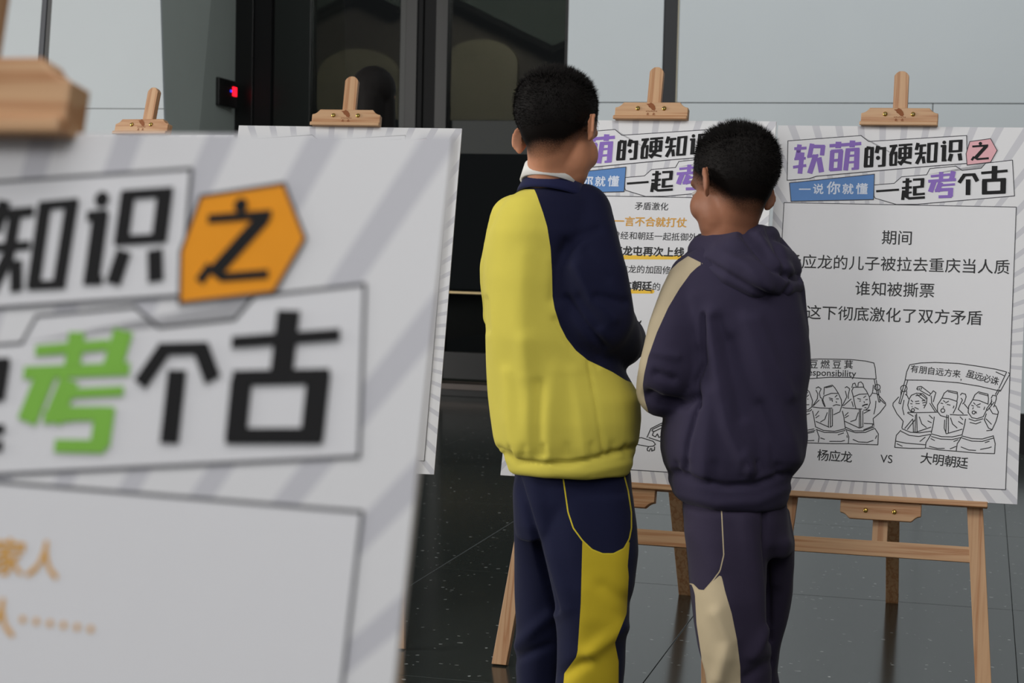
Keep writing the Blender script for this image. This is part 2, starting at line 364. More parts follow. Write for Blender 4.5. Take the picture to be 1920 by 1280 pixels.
# ------------------------------------------------------------------ easels and boards
POSES = {  # bottom-left corner of board, yaw, lean
 'P3': (0.59278, 4.29407, -0.62951, -0.25254, 0.23361), 'P0': (-0.66899, 0.92154, -0.83054, -0.33751, 0.24101),
 'Pm': (-0.02063, 4.32844, -0.61468, -0.29033, 0.28090), 'P1': (-0.77631, 4.54696, -0.63318, -0.17481, 0.28527)}
def frame_of(pose):
    x, y, z, yaw, lean_ = pose; u = Vector((math.cos(yaw), math.sin(yaw), 0)); n = Vector((math.sin(yaw), -math.cos(yaw), 0))
    v = Vector((0, 0, 1))*math.cos(lean_)-n*math.sin(lean_); o = Vector((x, y, z+CAMH)); return o, u, v, -(u.cross(v))
def unp(pose, px, py):
    o, u, v, b = frame_of(pose); r = ray(px, py); t = (o-CAM).dot(b)/r.dot(b); P = CAM+r*t-o; return P.dot(u), P.dot(v)
# second easel from the left, farther away and turned more
yw, ln = -0.47, 0.27; c2 = at(270, 242, 5.05)
_n = Vector((math.sin(yw), -math.cos(yw), 0)); _v = Vector((0, 0, 1))*math.cos(ln)-_n*math.sin(ln); _u2 = Vector((math.cos(yw), math.sin(yw), 0))
o2 = c2-_v*0.918-_u2*0.293; POSES['P2'] = (o2.x, o2.y, o2.z-CAMH, yw, ln)
def mat_of(o, u, b, v): return Matrix(((u.x, b.x, v.x, o.x), (u.y, b.y, v.y, o.y), (u.z, b.z, v.z, o.z), (0, 0, 0, 1)))
UC = 0.2925
LOGO = [[(0, 0), (.008, .001), (.012, .004), (.019, .0), (.024, -.006), (.026, -.013), (.023, -.017), (.017, -.0155), (.013, -.011), (.008, -.008), (.011, -.0075), (.006, -.004)]]
def clamp(bm, y0, flip, wtop, wfull, zA, zB):
    # ogee-cornered holder block in front of the mast
    s = -1 if flip else 1; h = wfull/2; t = wtop/2
    pts = [(-h, 0), (h, 0), (h, 0.0295), (h-0.007, 0.031), (h-0.013, 0.0345), (h-0.0175, 0.039), (t, 0.043), (-t, 0.043), (-h+0.0175, 0.039), (-h+0.013, 0.0345), (-h+0.007, 0.031), (-h, 0.0295)]
    pts = [(UC+a, zA+s*b) for a, b in pts]
    if flip: pts = pts[::-1]
    prism(bm, pts, y0, y0+0.021, 0.0015)
def easel(key, label):
    o, u, v, b = frame_of(POSES[key]); L = o.z/v.z
    base = o-v*L+u*UC; root = empty('easel', base, label, 'easel', 'pine easels holding poster boards')
    root.matrix_world = mat_of(base, u, b, v)
    off = Matrix.Translation((-UC, 0, L))
    SH = Matrix.Translation((-0.006, 0, 0)) if key == 'P0' else Matrix.Identity(4)
    def P(nm, bm, m, **kw):
        bmesh.ops.transform(bm, matrix=off @ SH, verts=bm.verts); return obj(nm, bm, m, root, **kw)
    top = 1.043; dz = 0.0052 if key == 'P0' else 0.0
    w_ = 0.0175
    bm = bmesh.new(); prism(bm, [(UC-w_, -0.125), (UC+w_, -0.125), (UC+w_, top-0.012), (UC+w_-0.004, top-0.006), (UC+0.007, top-0.001), (UC, top), (UC-0.007, top-0.001), (UC-w_+0.004, top-0.006), (UC-w_, top-0.012)], 0.008, 0.024, 0.001); P('mast', bm, M['pine_z'])
    bm = bmesh.new(); clamp(bm, -0.013, False, 0.142, 0.183, 0.900-dz, 1)
    P('top_holder', bm, M['pine_x'])
    bm = bmesh.new(); prism(bm, [(UC-0.0945, 0.898-dz), (UC+0.0915, 0.898-dz), (UC+0.0915, 0.908-dz), (UC-0.0945, 0.908-dz)], -0.019, -0.012, 0.0025); P('holder_lip', bm, M['pine_x'])
    for q in (-0.034, 0.032):
        bm = bmesh.new(); bmesh.ops.create_uvsphere(bm, u_segments=14, v_segments=8, radius=0.0058, matrix=Matrix.Translation((UC+q, -0.0135, 0.927)) @ Matrix.Diagonal((1, 0.6, 1, 1)))
        so = P('screw', bm, M['brass'], smooth=True)
        bm = bmesh.new(); box(bm, UC+q-0.0035, UC+q+0.0035, -0.0176, -0.0165, 0.9262, 0.9278); bmesh.ops.transform(bm, matrix=off, verts=bm.verts); obj('slot', bm, M['black'], so)
    bm = bmesh.new(); lo = [(UC-0.014+x*0.95, 0.9385+z) for x, z in LOGO[0]]; flat(bm, lo, -0.0134)
    for i in range(7): stroke(bm, [(UC-0.013+i*0.0042, 0.9195+0.0008*(i % 2)), (UC-0.0105+i*0.0042, 0.9195)], 0.0022, -0.0134)
    for cx in (-0.008, 0.007):
        for a, c in (((-.003, .913), (.003, .914)), ((0, .9165), (0, .9105)), ((-.003, .9105), (.004, .9105))): stroke(bm, [(UC+cx+a[0], a[1]), (UC+cx+c[0], c[1])], 0.0014, -0.0134)
    P('burnt_logo', bm, M['burn'])
    bm = bmesh.new(); box(bm, 0.052, 0.534, -0.030, 0.010, -0.0135, -0.0005, 0.0015); P('tray', bm, M['pine_x'])
    bm = bmesh.new(); clamp(bm, -0.016, True, 0.142, 0.186, -0.0135, 1)
    P('tray_bracket', bm, M['pine_x'])
    for q in (-0.034, 0.032):
        bm = bmesh.new(); bmesh.ops.create_uvsphere(bm, u_segments=14, v_segments=8, radius=0.0058, matrix=Matrix.Translation((UC+q, -0.0165, -0.036)) @ Matrix.Diagonal((1, 0.6, 1, 1))); P('screw', bm, M['brass'], smooth=True)
    bm = bmesh.new(); box(bm, 0.085, 0.500, 0.0075, 0.0255, -0.140, -0.104, 0.001); P('cross_bar', bm, M['pine_x'])
    bm = bmesh.new(); box(bm, 0.12, 0.465, 0.0265, 0.04, 0.70, 0.735, 0.001); P('upper_bar', bm, M['pine_x'])
    for s in (-1, 1):
        k = 0.085; zb_ = -L+0.006; zt_ = 0.735
        def cx(z): return UC+s*(0.2125-k*z)
        bm = bmesh.new(); prism(bm, [(cx(zb_)-0.018, zb_), (cx(zb_)+0.018, zb_), (cx(zt_)+0.018, zt_), (cx(zt_)-0.018, zt_)], 0.0065, 0.0265, 0.001); P('front_leg', bm, M['pine_z'])
    # rear leg, hinged behind the mast
    hinge = o+u*(UC+0.0)+v*0.70+b*0.032; bh = Vector((b.x, b.y, 0)).normalized(); foot = hinge+bh*0.64; foot.z = 0.0035
    mi = root.matrix_world.inverted(); A_, B_ = mi @ hinge, mi @ foot
    d = (A_-B_); Ld = d.length; rot = d.to_track_quat('Z', 'X').to_matrix().to_4x4()
    bm = bmesh.new(); box(bm, -0.008, 0.008, -0.0175, 0.0175, 0, Ld, 0.001)
    fix = Matrix.Rotation(math.pi/2, 4, 'Z') if abs(rot.to_3x3()[0][0]) > 0.7 else Matrix.Identity(4)
    bmesh.ops.transform(bm, matrix=Matrix.Translation(B_) @ rot @ fix, verts=bm.verts); obj('rear_leg', bm, M['pine_z'], root)
    return root
LABELS = {
 'P3': ('pine easel under the rightmost poster, front leg and cross bar in full view', 'sunburst poster with a pink hexagon and two cartoon crowds with banners, on the rightmost easel'),
 'Pm': ('pine easel behind the two boys, holding the poster they read', 'sunburst poster with ochre and yellow-marked text lines, behind and between the two boys'),
 'P1': ('pine easel against the dark glass doors, its holder beside the dark silhouette', 'white poster with striped right edge in front of the dark glass doors'),
 'P2': ('farthest pine easel, turned sideways in front of the white left wall', 'mostly hidden white poster on the farthest easel by the grey reveal'),
 'P0': ('blurred pine easel closest to the camera at the left edge', 'large blurred poster in the left foreground with amber hexagon and green character')}
def A(x, y): return unp(POSES['P3'], 1475+x/9.1428, 250+y/9.1428)
def B(x, y): return unp(POSES['P3'], 1610+x/9.1428, 250+y/9.1428)
def C_(x, y): return unp(POSES['P3'], 1720+x/9.1428, 250+y/9.1428)
SC = 1/9.1428*4.42/FPX                      # width of traced strokes
GL = {
'ruan': (A, [(50,[(130,265),(342,252)]),(78,[(222,193),(205,300),(172,455)]),(45,[(132,442),(328,428)]),(82,[(268,328),(228,692)]),(50,[(110,582),(338,550)]),(80,[(438,178),(392,402)]),(62,[(430,225),(655,228)]),(78,[(628,212),(606,380)]),(42,[(352,405),(545,375)]),(92,[(500,370),(395,686)]),(92,[(552,415),(598,668)])]),
'meng': (A, [(58,[(735,215),(1280,175)]),(98,[(890,145),(884,255)]),(94,[(1130,124),(1122,240)]),(80,[(785,300),(762,640)]),(84,[(932,290),(906,630)]),(62,[(760,312),(960,298)]),(48,[(780,470),(920,455)]),(56,[(740,628),(950,612)]),(86,[(1052,285),(1010,636)]),(92,[(1208,262),(1196,612)]),(60,[(1012,288),(1250,274)]),(38,[(1060,388),(1190,378)]),(40,[(1050,500),(1190,490)]),(42,[(1112,610),(1235,600)])]),
'de': (B, [(75,[(176,226),(170,262)]),(68,[(136,262),(118,575)]),(66,[(232,250),(218,575)]),(42,[(108,268),(262,250)]),(28,[(130,410),(250,400)]),(44,[(90,568),(245,560)]),(70,[(336,218),(308,340)]),(44,[(336,262),(470,255)]),(66,[(440,245),(430,560)]),(36,[(330,562),(455,552)])]),
'ying': (B, [(44,[(530,225),(665,212)]),(66,[(622,212),(552,385)]),(60,[(558,350),(552,548)]),(48,[(642,322),(634,545)]),(34,[(545,350),(662,328)]),(36,[(530,545),(655,538)]),(38,[(685,208),(922,190)]),(54,[(800,200),(795,440)]),(60,[(712,255),(706,432)]),(66,[(885,240),(875,432)]),(34,[(688,262),(910,245)]),(28,[(700,348),(890,338)]),(40,[(682,428),(900,412)]),(60,[(795,425),(705,540)]),(36,[(668,488),(735,505)]),(40,[(752,482),(905,515)])]),
'zhi': (B, [(58,[(1018,165),(988,288)]),(40,[(1010,218),(1160,205)]),(36,[(962,352),(1160,335)]),(56,[(1075,210),(1062,400)]),(60,[(1062,385),(992,525)]),(56,[(1102,395),(1120,515)]),(60,[(1208,170),(1195,495)]),(60,[(1332,160),(1312,490)]),(36,[(1180,185),(1358,170)]),(36,[(1170,492),(1342,482)])]),
'shi': (C_, [(40,[(400,222),(490,215)]),(72,[(462,205),(452,475)]),(34,[(415,468),(502,465)]),(64,[(576,128),(568,325)]),(68,[(742,118),(736,312)]),(38,[(548,140),(775,126)]),(38,[(540,315),(768,300)]),(66,[(585,352),(550,478)]),(66,[(722,345),(740,465)])]),
'zhi2': (C_, [(34,[(942,228),(1215,208)]),(60,[(1188,215),(990,430)]),(40,[(975,400),(930,463)]),(38,[(975,408),(1035,445)]),(34,[(1020,445),(1225,428)])]),
'kao': (C_, [(42,[(230,737),(560,705)]),(70,[(410,662),(405,790)]),(85,[(618,650),(585,790)]),(50,[(187,822),(662,792)]),(88,[(290,820),(225,1005)]),(85,[(400,840),(340,1000)]),(38,[(400,892),(645,874)]),(50,[(300,985),(440,970)]),(55,[(380,968),(600,960)]),(85,[(572,935),(565,1085)]),(50,[(363,1088),(590,1082)])]),
'ge': (C_, [(62,[(808,712),(715,848)]),(46,[(778,716),(990,706)]),(68,[(962,700),(1030,822)]),(78,[(872,790),(868,1058)])]),
'gu': (C_, [(44,[(1095,682),(1548,642)]),(92,[(1325,560),(1318,800)]),(86,[(1152,812),(1150,1035)]),(92,[(1474,780),(1468,1020)]),(56,[(1112,812),(1518,792)]),(58,[(1108,1022),(1512,1005)])]),
'yi': (B, [(36,[(300,993),(692,965)])]),
'qi': (B, [(34,[(752,835),(910,820)]),(62,[(838,770),(825,1085)]),(38,[(740,940),(912,925)]),(56,[(772,978),(755,1142)]),(30,[(850,1020),(910,1010)]),(44,[(765,1052),(870,1118)]),(42,[(860,1116),(1135,1098)]),(38,[(930,795),(1122,785)]),(62,[(1096,775),(1088,925)]),(38,[(928,928),(1115,910)]),(62,[(965,915),(960,1055)]),(38,[(930,1052),(1135,1035)])])}
DOTS = {'de': (B, 332, 422, 36), 'shi': (C_, 461, 157, 31), 'zhi2': (C_, 1080, 176, 28)}
TITLE1 = [A(22,130), A(1275,38), A(1405,140), C_(845,38), C_(855,515), C_(0,580), A(510,735), A(385,775), A(8,805)]
TITLE2 = [B(262,885), B(610,857), B(735,745), C_(160,710), C_(215,605), C_(655,562), C_(770,635), C_(1095,598), C_(1170,512), C_(1630,458), C_(1665,1072), C_(0,1215), B(645,1218), B(280,1110), B(264,1070)]
HEXA = [C_(900,142), C_(1255,92), C_(1368,295), C_(1255,495), C_(852,545), C_(835,350)]
BLUE = [A(48,850), A(1505,700), A(1490,1135), A(75,1165)]
BODY = [(0.0255, 0.7045), (0.5735, 0.7045), (0.5728, 0.0325), (0.0262, 0.0325)]
LW = 0.0018
_hdr = {}
def header(parent, accent, hexc, inkm):
    def part(nm, fn, mat, key):
        if key not in _hdr:
            bm = bmesh.new(); fn(bm); me = bpy.data.meshes.new(nm); bm.to_mesh(me); bm.free(); _hdr[key] = me
        me = _hdr[key].copy(); return link(nm, me, mat, parent)
    def gl(names, y):
        def f(bm):
            for nm in names:
                F_, st = GL[nm]
                for wd, pts in st: stroke(bm, [F_(*p) for p in pts], wd*SC, y)
        return f
    def panels(bm):
        flat(bm, BODY, -0.0004); flat(bm, TITLE2, -0.0004); flat(bm, TITLE1, -0.0007)
    def lines(bm):
        stroke(bm, BODY, LW, -0.0006, True); stroke(bm, TITLE2, LW, -0.0006, True); stroke(bm, TITLE1, LW, -0.0009, True)
        stroke(bm, HEXA, LW, -0.0013, True); stroke(bm, BLUE, LW, -0.0011, True)
    part('title_panel', panels, M['paper'], 'p'); part('panel_outline', lines, M['line'], 'l')
    part('hexagon_badge', lambda bm: flat(bm, HEXA, -0.0011), M[hexc], 'h'); part('subtitle_panel', lambda bm: flat(bm, BLUE, -0.0009), M['blue'], 'b')
    for nm in ('ruan', 'meng', 'kao'): part('title_character', gl([nm], -0.0013), M[accent], nm)
    def blk(nm):
        def f(bm):
            gl([nm], -0.0015)(bm)
            if nm in DOTS: F_, x, y, r = DOTS[nm]; disc(bm, F_(x, y), r*SC, -0.0017)
        return f
    for nm in ('de', 'ying', 'zhi', 'shi', 'zhi2', 'ge', 'gu', 'yi', 'qi'): part('title_character', blk(nm), inkm, nm)
    part('subtitle_character', lambda bm: stroke(bm, [A(212, 958), A(412, 958)], 22*SC, -0.0013), M['pale'], 's0')
    for ch, x, y, sz in (('说', 542, 960, 190), ('你', 802, 945, 235), ('就', 1052, 960, 195), ('懂', 1288, 958, 205)):
        part('subtitle_character', lambda bm: text(bm, ch, A(x, y), sz*SC, -0.0013, 0.022), M['pale'], ch)
def poster(key):
    o, u, v, b = frame_of(POSES[key]); root = empty('poster_board', o, LABELS[key][1], 'poster', 'poster boards with sunburst border')
    root.matrix_world = mat_of(o, u, b, v)
    bm = bmesh.new(); box(bm, 0, 0.6, 0.0, 0.005, 0, 0.8983 if key == 'P0' else 0.9); bm.faces.ensure_lookup_table()
    for f in bm.faces: f.material_index = 0 if f.calc_center_median().y < 0.0001 else 1
    obj('board', bm, [M['board'], M['edge']], root); return root
for key in ('P3', 'Pm', 'P1', 'P2', 'P0'): easel(key, LABELS[key][0])
PB = {k: poster(k) for k in ('P3', 'Pm', 'P1', 'P2', 'P0')}
for k in ('P3', 'Pm', 'P1', 'P2'): header(PB[k], 'violet', 'pink', M['ink'])
header(PB['P0'], 'green', 'amber', M['ink'])
# --- text of the rightmost poster
def line(key, s, c, pitch, mat, bold=0.004, rot=0.0, y=-0.0008):
    n = len(s); ca, sa = math.cos(rot), math.sin(rot)
    for i, ch in enumerate(s):
        t = (i-(n-1)/2)*pitch; bm = bmesh.new(); text(bm, ch, (c[0]+t*ca, c[1]+t*sa), pitch, y, bold, rot)
        obj('character', bm, mat, PB[key])
def q3(x, y): return unp(POSES['P3'], x, y)
bm = bmesh.new(); em = 28.9*4.42/FPX
for s, x, y in (('期间', 1682, 446.5), ('杨应龙的儿子被拉去重庆当人质', 1680.5, 496), ('谁知被撕票', 1677.5, 543.5), ('这下彻底激化了双方矛盾', 1675, 591.5)):
    line('P3', s, q3(x, y), em, M['ink_soft'], 0.006)
bm.free(); bm = bmesh.new(); text(bm, 'VS', q3(1662, 861), em*0.72, -0.0006, 0.004)
for s, x0, y0, x1, y1, sz in (('杨应龙', 1543, 854, 1587, 857, 0.76), ('大明朝廷', 1737, 860, 1804, 868, 0.76), ('煮豆燃豆萁', 1521-17.5, 683, 1591, 684, 0.60), ('有朋自远方来', 1714.5, 692, 1793.5, 701, 0.52), ('虽远必诛', 1819.5, 702, 1865, 714, 0.55)):
    for i, ch in enumerate(s):
        t = i/(len(s)-1); b2_ = bmesh.new(); text(b2_, ch, q3(x0+(x1-x0)*t, y0+(y1-y0)*t), em*sz, -0.0006, 0.012, rot=-math.atan2(y1-y0, x1-x0)+0.03); obj('character', b2_, M['ink_soft'], PB['P3'])
text(bm, 'Responsibility', q3(1555, 699.5), em*0.60, -0.0006, 0.01, rot=0.01, sx=1.02); text(bm, ',', q3(1802, 707), em*0.6, -0.0006)
obj('lettering', bm, M['ink_soft'], PB['P3'], kind='stuff')
def circ(x, y, r, n=12): return [(x+r*math.cos(i*2*math.pi/n), y+r*math.sin(i*2*math.pi/n)) for i in range(n+1)]
CA = """150,128 300,122 450,124 620,128 760,142 845,162 858,210 868,322 760,318 600,306 400,305 150,322/848,325 895,552 908,550 868,330/840,380 836,430 830,462/905,430 908,460/830,462 880,470 960,560 963,585 905,660 838,718 845,790/805,500 830,462/865,540 862,600 845,675/900,520 955,570/640,500 625,440 640,405 740,402 770,440 790,480/640,500 700,475 790,470/625,410 635,370 655,362 672,405/685,400 690,360 715,350 735,370 745,402/640,500 655,580 665,615/770,440 800,500 808,560 790,610 765,628/680,515 715,525/700,545 715,540/740,510 768,490/760,530 785,525/745,545 752,560/728,590 760,575 785,572/728,596 760,580 785,578/750,610 770,605/530,605 560,612 700,622 728,622/740,632 808,632 745,665/700,625 700,812/712,625 715,812/735,640 735,800 700,812/555,745 700,812/690,655 665,730 610,748/555,690 590,655/555,710 595,685/530,640 545,700 560,820/555,800 640,840 740,840 850,800/560,825 660,858 760,855 855,815/745,765 835,770 830,795 740,830/855,815 890,870 885,980 600,968 440,968 170,960/570,835 595,900 590,965/635,925 690,950 780,955 840,935/860,920 875,885/345,480 350,405 430,383 455,410 490,465/345,492 420,465 490,465/360,410 430,395/345,490 335,530 360,600/490,465 520,530 525,590 505,650 440,680/395,510 435,520/400,528 430,532 430,550/455,505 480,480/465,520 495,520/465,545 475,560/435,590 470,578 510,585/230,600 300,610 400,615 430,612/400,620 390,800/415,620 410,805/432,620 430,790 410,805/265,745 400,805/380,655 355,725 310,752/260,690 295,640/262,712 300,685/232,640 245,700 262,800/262,800 340,835 450,845 555,820/265,825 350,855 470,858 560,835/275,835 298,900 290,955/310,910 355,925/400,945 520,945 555,935/575,885 580,910/485,880 545,860/265,415 290,400 318,420 300,460 312,510 330,515/265,430 285,470 280,520 235,590/300,530 240,590/325,520 335,560 355,600/555,410 575,398 603,420 590,480 590,520/560,440 575,500 530,590/620,520 540,590/625,545 640,600/150,400 200,450 232,540 225,600 190,630 140,630/150,455 190,458/175,500 195,480/180,520 190,525/150,580 200,578/160,650 210,640 225,625/170,680 205,665/170,835 250,820/170,855 260,835/180,865 250,850/175,940 250,935"""
CB = """235,172 340,155 480,150 700,160 880,185 1060,215 1165,242/235,172 205,240 190,318 400,322 700,345 900,378 1080,420/1165,242 1090,400/1180,245 1195,262 1105,425 1080,420/1060,240 1145,280/190,320 130,540 145,548 215,322/1085,405 1055,460/1100,410 1070,465/1025,520 970,600 980,610 1045,530/150,425 150,465/205,425 205,465/130,480 75,540 72,565 110,640 172,715 158,780/190,455 210,470 225,500/180,510 165,590 180,655/230,500 250,465 300,445 360,450 400,490 395,540 370,590/230,500 215,560 228,600 255,632/300,455 380,520/330,448 395,500/350,520 385,510/355,540 390,530/360,560 385,560/290,470 350,460/300,410 310,385 345,380 435,450 425,470 345,425 330,415/310,400 315,420/325,395 330,415/345,390 345,410/245,510 265,530/240,545 260,548/285,525 325,520/290,545 330,545/258,570 255,580/280,580 320,600/215,628 290,632 400,630 500,628/210,632 270,668/290,650 285,815/300,640 305,815/265,700 270,820 300,818 440,770/325,670 350,740 395,775/265,690 185,785/285,700 210,795/420,655 455,690/405,710 445,730/470,670 460,740 440,830/158,785 240,820 330,825 440,810/150,810 230,850 320,860 435,840/150,800 105,850 90,965 240,975 385,975/100,905 200,925 385,940/440,840 390,920 385,970/110,930 165,955/330,910 385,865/545,490 565,445 600,418 690,435 695,480 685,530/545,492 610,498 690,525/600,430 690,450/545,490 500,560 500,620 530,660 600,680/690,525 680,580 650,640/555,515 575,530/530,540 555,545/575,540 610,520/590,552 625,560/560,570 555,585/660,565 650,590/620,650 700,655 790,655/720,465 735,445 770,455 775,480 760,530 740,550/725,490 740,510 720,550 700,600 750,645/755,545 800,600/440,450 460,422 485,440 470,490 460,530/440,470 445,540 495,620/425,540 480,625/590,650 580,830/605,655 605,830/570,700 565,780 585,835 740,790/625,680 645,740 690,780/715,670 745,700/700,715 745,745/770,690 760,750 735,850/440,835 540,862 640,865 735,845/440,860 530,885 640,890 730,870/735,860 690,930 680,1000/385,970 520,990 680,1002/420,955 500,975 570,975/620,980 680,955/435,880 475,900/655,910 700,890/840,505 860,460 895,432 985,455 990,500 985,555/840,508 900,515 985,550/895,445 985,470/840,505 800,570 795,630 830,680 880,690 940,670 975,600/845,535 865,555/825,560 850,570/870,565 915,545/880,575 910,580/845,580 838,600/870,620 875,640/955,575 945,605/800,690 860,712 940,690/810,725 870,740 920,720/1015,495 1030,465 1065,470 1065,500 1040,580/1020,500 1015,560/1000,590 1030,640 1080,650 1085,625 1060,570 1045,560/1080,655 1060,720 1025,795 990,780 950,700 970,640/965,690 1020,745/970,805 1025,800/735,855 830,880 930,885 1035,855/735,875 830,905 930,908 1040,875/1035,850 1055,930 1048,1025 880,1020 680,1002/725,960 800,990 870,995/910,985 990,970 1020,960/955,920 1000,905"""
bm = bmesh.new()
for src, x0, y0, s, cs in ((CA, 1480, 650, 5.332, [(880, 405, 29)]), (CB, 1660, 650, 5.12, [(178, 400, 31), (265, 608, 15), (552, 612, 19), (848, 630, 15)])):
    for pl in src.split('/'):
        pts = [tuple(map(float, t.split(','))) for t in pl.split()]
        stroke(bm, [q3(x0+a/s, y0+b_/s) for a, b_ in pts], 0.0021, -0.0006)
    for cx_, cy_, r in cs: stroke(bm, [q3(x0+a/s, y0+b_/s) for a, b_ in circ(cx_, cy_, r)], 0.0021, -0.0006)
obj('cartoon_drawing', bm, M['ink_soft'], PB['P3'], label='black line cartoon of robed officials holding two banners', kind='stuff')
# --- text of the middle poster
def qm(x, y): return unp(POSES['Pm'], 1080+x/4.5725, 340+y/4.5725)
em2 = 16.1*4.45/FPX
mi_ = M['ink_soft']
line('Pm', '矛盾激化', qm(648, 216), em2, mi_, 0.006); line('Pm', '杨应龙曾经和朝廷一起抵御外敌', qm(342+73*3.5, 462+9), em2, mi_, 0.004)
line('Pm', '海龙屯再次上线', qm(618, 604), em2*1.21, mi_, 0.03); line('Pm', '杨应龙的加固修', qm(555, 757), em2, mi_, 0.004)
line('Pm', '对抗朝廷', qm(476, 897), em2*1.2, mi_, 0.03); line('Pm', '的', qm(690, 905), em2, mi_, 0.004)
line('Pm', '一言不合就打仗', qm(637, 350), em2*1.22, M['gold_text'], 0.022)
bm = bmesh.new()
stroke(bm, [qm(230, 650), qm(940, 652)], 0.0105, -0.0006, caps=True); stroke(bm, [qm(310, 942), qm(655, 944)], 0.0105, -0.0006, caps=True)
obj('marker_stripe', bm, M['marker'], PB['Pm'], label='yellow highlighter stripe')
def qf(x, y): return unp(POSES['Pm'], 1160+x/3.556, 560+y/3.556)
bm = bmesh.new()
for pl in "60,955 125,930 150,925 230,950 245,970 230,982 200,985 60,960/200,985 190,1000 192,1012 205,1015 212,998 222,1000 220,1015 238,1008 240,985/188,925 215,865 280,832 330,815 420,800 480,830/225,870 285,842 292,858 235,885 222,880 225,870/200,925 290,955 400,970/232,885 225,910 245,920 258,900 268,925 285,915 282,890/290,840 330,820 400,830/130,165 150,147 145,160 125,172".split('/'):
    stroke(bm, [qf(*map(float, t.split(','))) for t in pl.split()], 0.0021, -0.0008)
obj('cartoon_drawing', bm, M['ink_soft'], PB['Pm'], label='black line drawing of a toppled cart', kind='stuff')
# --- text of the foreground poster
def q0(x, y): return unp(POSES['P0'], x, y)
e0 = q0(84, 1052)[0]-q0(20, 1047)[0]; gt = M['gold_text']
for ch, c in (('家', q0(18, 1047)), ('人', q0(84, 1052)), ('一', (q0(18, 1047)[0]-e0, q0(18, 1047)[1])), ('人', q0(2, 1160))): line('P0', ch, c, e0, gt, 0.02)
for i in range(6):
    bm = bmesh.new(); disc(bm, q0(44+i*25.5, 1161+i*3.6), e0*0.085, -0.0008); obj('ellipsis_dot', bm, gt, PB['P0'])

# ------------------------------------------------------------------ boys
def hull_rings(rows, n=40, ex=2.35):
    """closed loft: rows of (px_left, px_right, py, Y centre, half depth)"""
    bm = bmesh.new(); prev = None; first = None
    for (xl, xr, py, Y, hd) in rows:
        c = at((xl+xr)/2, py, Y); a = (xr-xl)/2/FPX*Y
        ring = []
        for i in range(n):
            t = i*2*math.pi/n; ct, st = math.cos(t), math.sin(t)
            x = a*math.copysign(abs(ct)**(2/ex), ct); y = hd*math.copysign(abs(st)**(2/ex), st)
            ring.append(bm.verts.new((c.x+x, c.y+y, c.z)))
        if prev:
            for i in range(n): bm.faces.new((prev[i], prev[(i+1) % n], ring[(i+1) % n], ring[i]))
        else: first = ring
        prev = ring
    bm.faces.new(first[::-1]); bm.faces.new(prev)
    bmesh.ops.recalc_face_normals(bm, faces=bm.faces); return bm
def join(dst, src, mat=None):
    me = bpy.data.meshes.new('t'); src.to_mesh(me); src.free()
    if mat: me.transform(mat)
    dst.from_mesh(me); bpy.data.meshes.remove(me)
def ball(bm, c, r, rot=None, seg=20):
    m = Matrix.Translation(c)
    if rot is not None: m = m @ rot
    r = r if isinstance(r, (tuple, list)) else (r, r, r)
    bmesh.ops.create_uvsphere(bm, u_segments=seg, v_segments=seg//2+2, radius=1, matrix=m @ Matrix.Diagonal((*r, 1)))
def limb(bm, pts, n=18):                     # pts: (Vector, radius) chain of tapered tubes and balls
    for (a, ra), (b, rb) in zip(pts, pts[1:]):
        d = b-a; L = d.length
        bmesh.ops.create_cone(bm, cap_ends=True, segments=n, radius1=ra, radius2=rb, depth=L, matrix=Matrix.Translation((a+b)/2) @ d.to_track_quat('Z', 'Y').to_matrix().to_4x4())
    for p, r in pts: ball(bm, p, r, seg=n)
def fuse(bm, voxel, smooth):
    me = bpy.data.meshes.new('t'); bm.to_mesh(me); bm.free(); o = bpy.data.objects.new('t', me); COL.objects.link(o)
    r = o.modifiers.new('r', 'REMESH'); r.mode = 'VOXEL'; r.voxel_size = voxel; r.use_smooth_shade = True
    s = o.modifiers.new('s', 'SMOOTH'); s.factor = 0.5; s.iterations = smooth
    dg = bpy.context.evaluated_depsgraph_get(); dg.update(); out = bpy.data.meshes.new_from_object(o.evaluated_get(dg))
    bpy.data.objects.remove(o); bpy.data.meshes.remove(me); return out
def coords(me):
    a = np.empty(len(me.vertices)*3); me.vertices.foreach_get('co', a); return a.reshape(-1, 3)
def normals(me):
    a = np.empty(len(me.vertices)*3); me.vertex_normals.foreach_get('vector', a); return a.reshape(-1, 3)
def setco(me, a): me.vertices.foreach_set('co', a.ravel()); me.update()
def attr(me, name, vals):
    at_ = me.attributes.new(name, 'FLOAT', 'POINT'); at_.data.foreach_set('value', vals.astype(np.float32))
def segd(P, a, b):
    a, b = np.array(a, float), np.array(b, float); d = b-a; t = np.clip(((P-a)@d)/(d@d), 0, 1)
    q = P-(a+t[:, None]*d); return np.hypot(q[:, 0], q[:, 1]), t
def polyd(P, pts):
    return np.min([segd(P, a, b)[0] for a, b in zip(pts, pts[1:])], axis=0)
def sdf(P, poly):                            # >0 inside
    inside = np.zeros(len(P), bool); q = poly+[poly[0]]
    for (x0, y0), (x1, y1) in zip(q, q[1:]):
        if y0 == y1: continue
        c = ((y0 > P[:, 1]) != (y1 > P[:, 1])) & (P[:, 0] < (x1-x0)*(P[:, 1]-y0)/(y1-y0)+x0); inside ^= c
    d = polyd(P, q); return np.where(inside, d, -d)
def folds(me, lst, Yc=None, scale=940.):     # lst: (polyline px, width px, amplitude m)
    co = coords(me); nr = normals(me); P = pix(co); off = np.zeros(len(co))
    back = np.clip((-nr[:, 1]+0.25)/0.5, 0, 1)
    for pts, wd, amp in lst:
        d = polyd(P, pts); L = 0; best = None
        fade = np.clip(1-np.minimum(np.hypot(*(P-np.array(pts[-1])).T), 0)/1, 0, 1)
        off += amp*np.exp(-(d/wd)**2)
    setco(me, co+nr*(off*back)[:, None])
